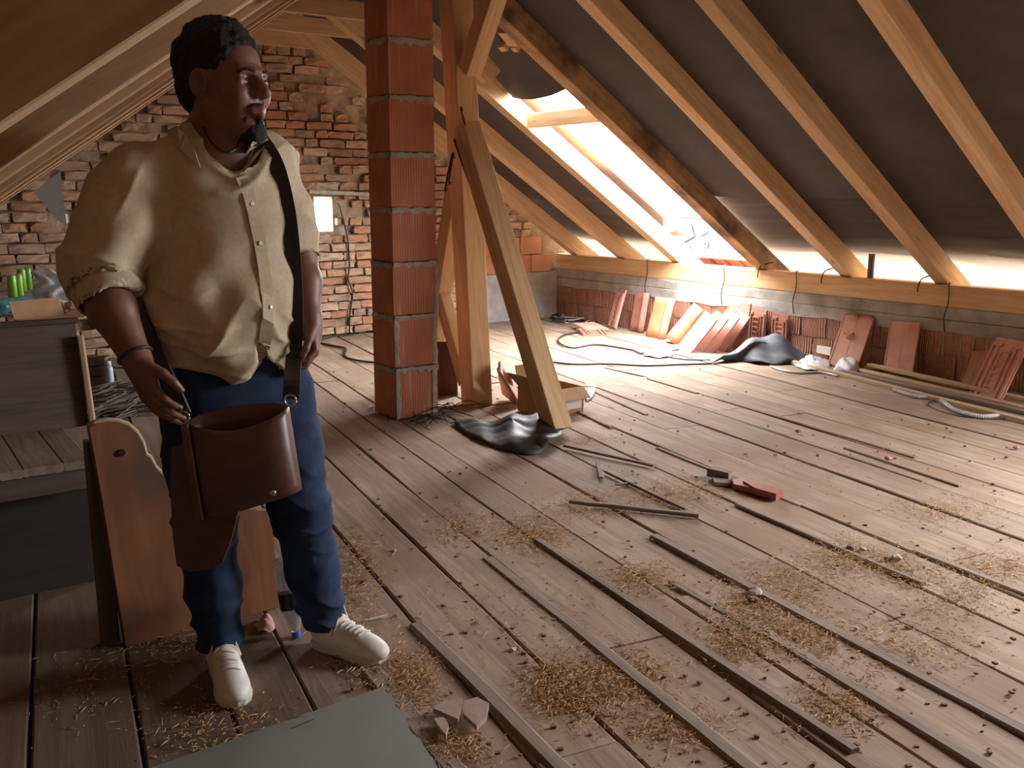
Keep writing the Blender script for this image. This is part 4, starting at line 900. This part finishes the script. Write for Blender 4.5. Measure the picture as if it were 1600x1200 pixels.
for i in range(26):
    p0 = fl(random.uniform(636, 705), random.uniform(634, 668)); a = random.uniform(0, 6.3); L = random.uniform(.1, .35)
    m_.tube(spline([p0 + [0, 0, .006], p0 + [math.cos(a) * L * .5, math.sin(a) * L * .5, random.uniform(.02, .07)], p0 + [math.cos(a + .5) * L, math.sin(a + .5) * L, .008]], 4), .003, 4)
tag(m_.obj('wire_tangle', IRON), 'tangle of rusty wire on the floor at the chimney foot', 'wire', kind='stuff')

# ------------------------------------------------------------------ cardboard box behind the brace, fragments at the post
BX = thing('cardboard_box', (3.86, 4.84, 0), 'open cardboard box with red tile pieces behind the slanted brace', 'box')
x0, x1, y0, y1, hh = 3.70, 4.03, 4.70, 4.98, .17
for lo, hi in (((x0, y0, .003), (x1, y0 + .006, hh)), ((x0, y1 - .006, .003), (x1, y1, hh)), ((x0, y0, .003), (x0 + .006, y1, hh)), ((x1 - .006, y0, .003), (x1, y1, hh))): MB().box(lo, hi).obj('side_panel', CARD, BX)
MB().box((x0, y0, 0), (x1, y1, .005)).obj('bottom', CARD, BX)
def flap(a, b, d, name='flap'):
    a, b, d = np.array(a, float), np.array(b, float), np.array(d, float); n = np.cross(b - a, d); n = n / np.linalg.norm(n) * .005; V = [a, b, b + d * .96 + (a - b) * .03, a + d * .96 + (b - a) * .03]; V += [v + n for v in V]; obj(name, V, BOXF, CARD, BX)
flap((x0, y0, hh), (x1, y0, hh), (0, -.09, -.06)); flap((x0, y1, hh), (x1, y1, hh), (0, .05, .13)); flap((x1, y0, hh), (x1, y1, hh), (.12, 0, -.02)); flap((x0, y0, hh), (x0, y1, hh), (-.10, 0, .10))
MB().box((x0 + .18, y0 - .003, .03), (x1 - .02, y0, .10)).obj('paper_label', PAPER, BX)
crumple('tape_film', [(916,600),(930,606),(926,622),(916,628),(912,612)], .05, PLASTIC, None, None, 17, 20, parent=BX)
for i in range(3):
    M = Matrix.Translation((x0 + .08 + .09 * i, y0 + .13, .10)) @ Matrix.Rotation(.4 * i, 4, 'Z') @ Matrix.Rotation(-.5, 4, 'X')
    o = inst('tile_piece', tile_mesh('flat', .10, .15, TILEG if i == 1 else TILED), None, M); tag(o, ['brown tile piece at the chimney side inside the cardboard box', 'bright orange tile piece inside the cardboard box', 'brown tile piece under the box flap by the white label'][i], 'tile piece', 'tile pieces in the box')
for i in range(3):
    A, T_ = fl(812 - 9 * i, 632 - 3 * i), pa(778 + 4 * i, 574 + 5 * i, 5.12); M, L = frame(A + [0, 0, .012], T_, (0, -.5, 1)); V, F = chamfer_box(min(L, .36), .13, .020, .003)
    tag(obj('clay_slab', V, F, TILED, None, M), ['front broken clay slab leaning on the timber post', 'middle broken clay slab leaning on the timber post', 'rear broken clay slab leaning on the timber post'][i], 'clay slab', 'clay slabs at the post')
A = fl(716, 622); tag(beam('old_board', A + [-.02, .12, 0], pa(694, 534, 5.62), .16, .022, mat_wood('reddish_old_board', lin(84,48,36), lin(104,62,46), knots=False)), 'dark reddish board leaning behind the post near the chimney', 'board')

# ------------------------------------------------------------------ loose sticks, shards and stones on the floor
for i, (a, b, w, h, mt) in enumerate((((890,788),(1092,810),.026,.018,W_STRIP), ((882,700),(1022,731),.022,.014,W_STRIP), ((934,727),(940,750),.024,.012,W_STRIP), ((946,741),(1072,800),.018,.012,W_STRIP), ((944,574),(1006,588),.030,.004,PAPER), ((962,760),(995,757),.016,.01,W_STRIP))):
    A, Bb = fl(*a) + [0, 0, .006], fl(*b) + [0, 0, .004]
    tag(beam('loose_stick', A, Bb, w, h, mt, warp=.002), ['long grey stick lying across the floorboards in mid floor', 'thin stick lying right beside the brace foot', 'short wood chip near the brace', 'thin lath lying in line with the boards below the brace', 'white paper strip lying on the floor near the cables', 'tiny wood splinter below the lath'][i], 'stick' if i != 4 else 'paper strip')
tag(MB().tube([fl(571,972) + [0,0,.006], fl(606,966) + [0,0,.012]], .004, 7).obj('white_stick', PAPER), 'thin white stick lying beside the white shoe', 'stick')
def shard(name, px, th, mat, label, cat, z=0.0, tilt=0.0, group=None):
    P = [fl(*p) for p in px]; k = len(P); V = [p + [0, 0, z + .004 + tilt * i / k] for i, p in enumerate(P)] + [p + [0, 0, z + th + tilt * i / k] for i, p in enumerate(P)]
    return tag(obj(name, V, [tuple(range(k - 1, -1, -1)), tuple(range(k, 2 * k))] + [(i, (i + 1) % k, (i + 1) % k + k, i + k) for i in range(k)], mat), label, cat, group)
GS = 'broken shards in the near floor gap'
for i, q in enumerate(([(677,1122),(694,1110),(722,1107),(720,1130),(716,1139),(700,1132)], [(727,1110),(745,1104),(764,1114),(760,1136),(745,1150),(724,1130)], [(678,1138),(694,1136),(701,1148),(697,1164),(688,1154)])):
    shard('plaster_shard', q[::-1], .018, mat_noise('pinkish_shard', [lin(150,124,110), lin(168,144,130)], scale=14) if i == 0 else MATS['pinkish_shard'], ['flat pinkish shard with pointed end beside the near cover strip', 'largest pinkish shard, pentagon shaped, beside the near cover strip', 'small pinkish splinter under the pointed shard'][i], 'shard', z=.012, group=GS)
REDT = mat_noise('red_tile_shard', [lin(136,68,56), lin(156,86,72)], scale=12, rough=.6)
for i, q in enumerate(([(1112,751),(1126,747),(1144,756),(1142,761),(1116,760)], [(1144,758),(1160,756),(1184,766),(1181,774),(1146,766)], [(1160,764),(1200,770),(1224,778),(1212,785),(1180,776)], [(1104,747),(1120,744),(1143,752),(1138,755)])):
    shard('tile_shard', q[::-1], .022 + .008 * i, [W_STRIP, REDT, REDT, W_STRIP][i], ['grey wood bit beside the red tile shards', 'left red tile shard on the mid floor', 'longest red tile shard on the mid floor', 'thin wood sliver above the red tile shards'][i], 'shard', z=.002 * i, group='shards on the mid floor')
STONE = mat_noise('pale_rubble', [lin(170,156,142), lin(196,184,172)], scale=20, rough=.95, bmp=.5); CLOD = mat_noise('brown_clod', [lin(108,78,58), lin(128,94,72)], scale=20, bmp=.6)
def rock(px, r, mat, label, group='rubble bits on the floor'):
    bm = bmesh.new(); bmesh.ops.create_icosphere(bm, subdivisions=2, radius=1); ph = [random.uniform(0, 6) for _ in range(3)]
    for v in bm.verts: v.co *= r * (1 + .22 * math.sin(3 * v.co.x + ph[0]) * math.sin(4 * v.co.y + ph[1]) + random.uniform(-.09, .09)); v.co.z *= .65
    me = bpy.data.meshes.new('rubble'); bm.to_mesh(me); bm.free(); me.materials.append(mat); P = fl(*px)
    tag(inst('rubble', me, None, Matrix.Translation((P[0], P[1], r * .58)) @ Matrix.Rotation(random.uniform(0, 6), 4, 'Z')), label, 'rubble', group)
for px, r, mt, lb in (((1180,931),.026,STONE,'white mortar lump lying between two cover strips'), ((1176,942),.020,CLOD,'brown clod under the white mortar lump'), ((1328,860),.018,CLOD,'brown clod at the end of the right-hand strip'), ((1348,861),.014,STONE,'small pale chip beside the brown clod'),
                      ((1400,876),.022,STONE,'pale mortar lump on the straw to the right'), ((1386,876),.014,CLOD,'small clod left of the pale mortar lump'), ((1247,676),.016,CLOD,'dark clod alone on the bright floor'), ((1388,719),.020,TILED,'reddish clay crumb on the bright floor'), ((1338,984),.008,STONE,'tiny white crumb on the nearer boards'), ((801,1018),.012,STONE,'pale stub lying between boards at the bottom'), ((616,862),.010,STONE,'pale stub near the person\'s shoe'), ((1588,702),.018,TILED,'reddish crumb at the right edge of the photo'), ((1383,1035),.012,CLOD,'small brown clod on the lower floor strip')):
    rock(px, r, mt, lb)
# straw, chaff and sawdust
STRAW = mat_noise('straw', [lin(150,116,78), lin(186,150,106), lin(200,170,128)], scale=40, rough=.9, bmp=0); m_ = MB()
PATCH = [((835,835),60,26,420),((720,825),50,26,260),((980,1055),60,40,420),((900,1090),70,40,420),((640,1065),50,50,380),((700,1170),60,30,260),((1000,905),60,26,280),((1190,955),90,40,520),((1260,1000),70,34,330),((1320,868),70,28,360),((1400,890),80,30,300),((1150,1010),60,34,300),((1300,1110),70,40,260),((1480,800),90,24,260),((1500,930),90,40,260),((1560,885),60,24,200),((870,1065),60,36,300),((560,900),40,90,360),((1060,770),90,20,320),((940,790),90,24,330),((1230,905),90,30,260),((1050,1140),90,40,200),((1420,1010),120,60,260),((560,1020),50,40,200),((350,1150),110,60,200),((250,1010),90,40,110),((820,960),160,90,160),((1300,720),200,40,130),((120,1080),100,60,60),((900,690),70,8,120)]
sv = []; sf = []
for (cx, cy), rx, ry, n_ in PATCH:
    for _ in range(int(n_ * 3.2)):
        x, y = random.gauss(cx, rx * .55), random.gauss(cy, ry * .55)
        if not (530 < y < 1215 and -10 < x < 1620): continue
        p = fl(x, y); 
        if p[0] > 6.9: continue
        a = random.uniform(0, 6.3); L = random.choice([.002, .002, .003, .003, .004, .006, .008, .012, .02]) ; w = random.choice([.0012, .0016, .002]); d = np.array([math.cos(a), math.sin(a), random.uniform(-.15, .15)]); s_ = np.array([-d[1], d[0], 0]) * w; b0 = p + [0, 0, random.uniform(.003, .009)]; k = len(sv)
        sv += [b0 - d * L - s_, b0 - d * L + s_, b0 + d * L + [0, 0, w * 1.5], b0 + [0, 0, w * 2.2]]; sf += [(k, k + 1, k + 3), (k + 1, k + 2, k + 3), (k + 2, k, k + 3), (k, k + 2, k + 1)]
tag(obj('straw_litter', sv, sf, STRAW), 'straw and chaff scattered in patches over the floorboards', 'straw', kind='stuff')
m_ = MB()
for _ in range(420):
    p = fl(random.uniform(520, 1600), random.uniform(560, 1200) ** 1.0)
    if p[0] > 6.7: continue
    r = random.uniform(.003, .008); m_.box((-r, -r * .7, 0), (r, r * .7, r), Matrix.Translation((p[0], p[1], .002)) @ Matrix.Rotation(random.uniform(0, 6), 4, 'Z'))
tag(m_.obj('floor_debris', CLOD), 'tiny dark crumbs strewn over the floorboards', 'debris', kind='stuff')
# grey-green plasterboard sheet at the photographer's feet
c0, c1 = fl(600, 1072, .03), fl(226, 1203, .03); e = fl(690, 1206, .03) - c0; V = [c1, c0, c0 + e * 1.9, c1 + e * 1.9]; n_ = 26; R = [c0 + e * 1.9 * i / n_ + (RV * random.uniform(-.010, .004)) for i in range(n_ + 1)]; ring = [c1] + R + [c1 + e * 1.9]; k = len(ring)
PB = thing('plasterboard_sheet', (c0 + c1) / 2 - [0, 0, .03], 'smooth grey-green plasterboard sheet on the floor at the bottom edge', 'board')
obj('board_core', ring + [p - np.array([0, 0, .0125]) for p in ring], [tuple(range(k - 1, -1, -1)), tuple(range(k, 2 * k))] + [(i, (i + 1) % k, (i + 1) % k + k, i + k) for i in range(k)], mat_noise('green_board_paper', [lin(112,116,104), lin(120,124,112)], scale=4, rough=.55, bmp=.02), PB)
for q in ((.25, .5), (.8, .5)):
    a, b_ = c1 + e * 1.9 * q[0] - [0, 0, .0125], c0 + e * 1.9 * q[0] - [0, 0, .0125]; M, L = frame(a - [0, 0, .017], b_ - [0, 0, .017]); V, F = chamfer_box(L * .96, .05, .0165, .002); obj('support_batten', V, F, W_STRIP, PB, M)
tag(MB().tube(spline([fl(448,1125,.033), fl(470,1120,.05), fl(492,1122,.035), fl(470,1132,.034), fl(455,1138,.034)], 5), .0008, 4).obj('loose_wire', BLACKC), 'fine dark wire curl lying on the plasterboard sheet', 'wire')

# ------------------------------------------------------------------ old pew at the left
PEW = thing('wooden_pew', (.4, 3.5, 0), 'old dark wooden pew with scroll-cut end panel beside the person', 'pew')
prof = [(140,668),(152,662),(168,659),(186,660),(202,666),(214,677),(224,694),(229,712),(236,717),(243,731),(254,742),(264,748),(268,765),(300,785),(425,800),(436,958),(300,985),(198,1020),(160,780)]
P = [pa(x, y, 3.0) for x, y in prof]; P[-3][2] = max(0.002, P[-3][2]); 
for q in P: q[2] = max(q[2], .002)
k = len(P); V = P + [p + np.array([0, .04, 0]) for p in P]
ep = obj('end_panel', V, [tuple(range(k - 1, -1, -1)), tuple(range(k, 2 * k))] + [(i, (i + 1) % k, (i + 1) % k + k, i + k) for i in range(k)], W_PEW, PEW)
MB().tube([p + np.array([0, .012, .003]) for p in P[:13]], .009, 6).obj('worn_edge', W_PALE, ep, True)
h_ = pa(190, 707, 2.998); V, F = lathe([(.011, 0), (.011, .004), (.0005, .004)], 14); M = Matrix.Translation(Vector(h_)) @ Matrix.Rotation(math.pi / 2, 4, 'X'); obj('peg_hole', V, F, mat_plain('dark_hole', lin(16,12,10), .9), ep, M)
beam('stile', pa(176, 1012, 3.03) * [1, 1, 0] + [0, 0, .002], pa(148, 690, 3.05), .05, .05, W_OLD, PEW, up=(0, 1, 0))
zs_ = .50; edges = [fl(x, 720, zs_)[0] for x in (-260, -180, -95, -15, 25, 95, 146)]
for q0, q1 in zip(edges[:-1], edges[1:]): beam('seat_plank', ((q0 + q1) / 2, 3.50, zs_ - .03), ((q0 + q1) / 2 + .02, 4.06, zs_ - .03), q1 - q0 - .001, .03, W_STRIP, PEW)
beam('seat_rail', (edges[0], 3.53, zs_ - .11), (edges[-1] + .02, 3.53, zs_ - .11), .03, .08, W_OLD, PEW)
bl, br, tr, tl = pa(-260, 730, 4.06), pa(139, 664, 4.06), pa(117, 500, 4.14), pa(-260, 524, 4.14); V = [bl, br, tr, tl]; V += [v + np.array([0, .025, 0]) for v in V]; obj('back_panel', V, [(0,1,2,3),(7,6,5,4),(0,4,5,1),(1,5,6,2),(2,6,7,3),(3,7,4,0)], W_OLD, PEW)
beam('back_stile', pa(141, 666, 4.05), pa(121, 525, 4.11), .05, .022, W_PALE, PEW, up=(1, -.3, 0))
beam('top_rail', tl + [0, .01, -.012], tr + [.01, .01, -.012], .05, .02, W_OLD, PEW)
MB().box((edges[0], 3.62, .002), (edges[-1] + .01, 3.645, zs_ - .035)).obj('underseat_shade_board', mat_wood('shade_dark_wood', lin(30,24,21), lin(40,33,28), knots=False), PEW)  # near-black board added to stand for the shade under the seat
for x in (-200, 60): q = fl(x, 720, zs_); beam('leg', (q[0], 4.0, 0), (q[0], 4.0, zs_ - .03), .05, .05, W_OLD, PEW, up=(0, 1, 0))
for x in (edges[0] + .05,): beam('leg', (x, 3.55, 0), (x, 3.55, zs_ - .03), .05, .05, W_OLD, PEW, up=(0, 1, 0))

# ------------------------------------------------------------------ littered table by the gable
ZT = .74; TBL = thing('wooden_table', (1.5, 7.9, 0), 'rough wooden table littered with cans and rubble below the brick gable', 'table')
for i in range(5): beam('table_board', (.75, 7.30 + .22 * i, ZT - .035), (2.15, 7.30 + .22 * i, ZT - .035), .21, .035, W_STRIP, TBL)
for x in (.82, 2.08):
    for y in (7.28, 8.12): beam('leg', (x, y, 0), (x, y, ZT - .035), .07, .07, W_OLD, TBL, up=(0, 1, 0))
def tb(x, y): return fl(x, y, ZT)
CANG = mat_noise('green_can_print', [lin(70,120,30), lin(130,180,50)], scale=10, rough=.3, bmp=0, stretch=(1, 1, .2)); ALU = mat_plain('aluminium', lin(190,190,188), .3, .9)
cans = [(21, 468, 'front left green drink can on the rubble table'), (31, 466, 'front right green drink can on the rubble table'), (36, 455, 'rear left green drink can on the rubble table'), (45, 453, 'rear right green drink can on the rubble table')]
for x, y, lb in cans:
    p = tb(x, y); t_ = thing('drink_can', p, lb, 'can', 'green drink cans'); M = Matrix.Translation(Vector(p))
    V, F = lathe([(.024, 0), (.0275, .006), (.0275, .145), (.023, .158)], 18); obj('can_body', V, F, CANG, t_, M, True); V, F = lathe([(.023, .158), (.0235, .160), (.021, .160), (.021, .157), (.001, .157)], 18); obj('can_lid', V, F, ALU, t_, M, False)
def glass(name, c, tint):
    m, nt, b_ = nodes(name, .12); b_.inputs['Base Color'].default_value = c; b_.inputs['Transmission Weight'].default_value = tint; b_.inputs['IOR'].default_value = 1.35; return m
BLUE = glass('blue_plastic', lin(90,170,180), .6); CLEAR = glass('clear_plastic', lin(214,220,226), .75)
for (x, y), a, lb, sc in (((28, 492), .6, 'blue plastic bottle lying on the table edge near the cans', 1.3), ((4, 497), 1.2, 'pale turquoise plastic bottle lying at the left edge of the photo', 1.3)):
    p = tb(x, y) + [0, 0, .045 * sc]; t_ = thing('plastic_bottle', p, lb, 'bottle', 'bottles on the table'); M = Matrix.Translation(Vector(p)) @ Matrix.Rotation(a, 4, 'Z') @ Matrix.Rotation(math.pi / 2, 4, 'Y') @ Matrix.Scale(sc, 4)
    V, F = lathe([(.028, -.11), (.034, -.10), (.034, -.03), (.031, -.02), (.034, -.01), (.034, .05), (.014, .10), (.013, .115)], 18); obj('bottle_body', V, F, BLUE, t_, M, True); V, F = lathe([(.015, .112), (.015, .128), (.001, .128)], 14); obj('cap', V, F, mat_plain('blue_cap', lin(60,90,170), .4) if 'blue_cap' not in MATS else MATS['blue_cap'], t_, M)
b = Blob(tb(84, 482) - .25, tb(84, 482) + .3, .012); q = tb(84, 481); b.ell(q + [0, 0, .10], (.10, .09, .12), None, .04); b.ell(q + [.03, 0, .03], (.12, .10, .05), None, .05); b.cap(q + [-.05, 0, .15], q + [-.07, 0, .24], .05, .02, .03); b.clip(lambda X, Y, Z: ZT + .002 - Z + 0 * X + 0 * Y)
tag(blob_obj('plastic_bag', b, glass('milky_film', lin(206,208,212), .35), None, lambda V, n: .012 * np.sin(V[:, 0] * 70 + 3 * np.sin(V[:, 2] * 40)) + .006 * np.sin(V[:, 2] * 110 + V[:, 1] * 60)), 'milky plastic bag standing on the rubble table', 'bag')
p = tb(78, 500); M = Matrix.Translation((p[0], p[1], ZT + .004)) @ Matrix.Rotation(.3, 4, 'Z')
CF = thing('cardboard_carton', p, 'flattened open cardboard carton at the table edge', 'carton'); MB().box((-.14, -.10, 0), (.14, .10, .006)).obj('panel', CARD, CF, M=M); MB().box((-.14, -.003, 0), (.14, .003, .11), ).obj('panel', CARD, CF, M=M @ Matrix.Translation((0, .1, 0)) @ Matrix.Rotation(-.5, 4, 'X')); MB().box((0, -.1, -.003), (.13, .1, .003)).obj('panel', PAPER, CF, M=M @ Matrix.Translation((.14, 0, .003)) @ Matrix.Rotation(-.35, 4, 'Y'))
for i in range(22):
    x, y = random.uniform(2, 115), random.uniform(462, 492); p = tb(x, y); r = random.uniform(.012, .034); bm = bmesh.new(); bmesh.ops.create_icosphere(bm, subdivisions=1, radius=r)
    for v in bm.verts: v.co *= random.uniform(.75, 1.2)
    me = bpy.data.meshes.new('rubble'); bm.to_mesh(me); bm.free(); me.materials.append(STONE if i % 3 else TILED); tag(inst('rubble', me, None, Matrix.Translation((p[0], p[1], ZT + r * .8))), 'small crumb of brick rubble lying among the cans on the table', 'rubble', 'rubble on the table')
# spray can, dark box and twig litter on the far floor between pew and arm
p = fl(172, 607); t_ = thing('spray_can', p, 'white and blue spray can standing on the floor behind the hand', 'can'); M = Matrix.Translation(Vector(p))
V, F = lathe([(.030, 0), (.032, .008), (.032, .15), (.022, .168)], 18); obj('can_body', V, F, mat_noise('blue_white_print', [lin(90,110,160), lin(190,196,206)], scale=5, rough=.3, bmp=0), t_, M, True); V, F = lathe([(.022, .166), (.022, .20), (.018, .204), (.001, .204)], 16); obj('can_cap', V, F, mat_plain('white_cap', lin(206,204,200), .4), t_, M, True)
p = fl(150, 606); BXD = thing('wooden_crate', p + [0, .12, 0], 'dark wooden crate on the far floor beside the spray can', 'crate'); DK = mat_wood('crate_wood', lin(64,38,28), lin(84,52,38), knots=False)
for i in range(3): MB().box((p[0] - .22, p[1] + .02, .01 + .075 * i), (p[0] + .08, p[1] + .04, .075 + .075 * i)).obj('slat', DK, BXD)
MB().box((p[0] - .22, p[1] + .04, .005), (p[0] + .08, p[1] + .26, .21)).obj('crate_body', DK, BXD)
m_ = MB()
for _ in range(150):
    p = fl(random.uniform(140, 232), random.uniform(612, 655)); a = random.uniform(-.6, .9); L = random.uniform(.06, .22); z0 = random.uniform(.006, .05); d = np.array([math.cos(a), math.sin(a), 0]) * L; m_.tube([p + [0, 0, z0] - d, p + d + [0, 0, z0 + random.uniform(-.004, .03)]], random.uniform(.003, .009), 4)
tag(m_.obj('twig_litter', mat_noise('dark_twigs', [lin(60,46,38), lin(104,88,74)], scale=12)), 'heap of dark twigs and splinters on the floor behind the pew', 'debris', kind='stuff')
# upturned water bottle and a pink rag between the feet
A, T_ = fl(464, 996), at(442, 872, 2.93); M, L = frame(A, T_); M = M @ Matrix.Rotation(math.pi / 2, 4, 'Y'); WBT = thing('water_bottle', A, 'clear plastic water bottle with black label upturned behind the shoe', 'bottle')
V, F = lathe([(.013, .018), (.015, .03), (.034, .08), (.036, .10), (.036, .24), (.034, .26), (.028, .265)], 20); obj('bottle_body', V, F, CLEAR, WBT, M, True); V, F = lathe([(.0366, .10), (.0366, .155)], 20); obj('label_band', V, F[:-2], mat_plain('black_label', lin(24,24,26), .4), WBT, M, True); V, F = lathe([(.001, .001), (.015, .001), (.015, .022), (.013, .022)], 16); obj('cap', V, F, MATS['blue_cap'], WBT, M)
crumple('pink_rag', [(398,984),(412,992),(428,988),(426,974),(410,970)], .035, mat_plain('pink_cloth', lin(186,140,134), .9), 'small crumpled pink rag between the two shoes', 'rag', 23, 30)

# ------------------------------------------------------------------ outside, seen through the roof opening: wrapped wall, tile edge
SHE = thing('wrapped_stack', (8.5, 7.4, -6), 'grey printed membrane wrapped over a neighbouring roof edge outside', 'membrane')
MB().box((8.2, 6.6, -6), (9.6, 8.2, 1.14)).obj('wrapped_block', mat_noise('black_underlay', [lin(30,31,35), lin(42,43,48)], scale=3, rough=.5, bmp=.1), SHE)
MB().box((8.15, 6.55, 1.14), (9.7, 8.25, 1.22)).obj('white_cover', PAPER, SHE)
mk = MB(); pth = [(8.185, 7.74, .80), (8.185, 7.84, .86), (8.185, 7.68, .93), (8.185, 7.74, 1.06)]; mk.tube(pth, .014, 5); mk.obj('printed_zigzag', PAPER, SHE)
dgl = []
for i, ch in enumerate('RA'):
    cu = bpy.data.curves.new('printed_letter', 'FONT'); cu.body = ch; cu.size = .17; cu.extrude = .003; cu.materials.append(PAPER)
    M = Matrix(((0, 0, -1, 8.19), (0, -1, 0, 7.58), (1, 0, 0, .80 + .13 * i), (0, 0, 0, 1))); tmp = bpy.data.objects.new('letter_shape', cu); COL.objects.link(tmp); bpy.context.view_layer.update(); me = bpy.data.meshes.new_from_object(tmp.evaluated_get(bpy.context.evaluated_depsgraph_get())); bpy.data.objects.remove(tmp); inst('printed_letter', me, SHE, M)
for i in range(5):
    me = tile_mesh('pan', .22, .36, mat_plain('eave_clay', lin(150,78,44), .6) if 'eave_clay' not in MATS else MATS['eave_clay']); M = Matrix.Translation((7.9, 6.50 + .20 * i, .60)) @ Matrix.Rotation(math.pi / 2, 4, 'Z') @ Matrix.Rotation(math.radians(32), 4, 'X')
    tag(inst('roof_tile', me, None, M), 'orange clay tile of the eave row outside the roof opening', 'roof tile', 'eave tiles outside the opening')
tag(beam('eave_board', (7.66, 6.30, .52), (7.66, 7.60, .52), .03, .12, W_NEW), 'fresh wooden eave board under the orange tiles outside the opening', 'board')
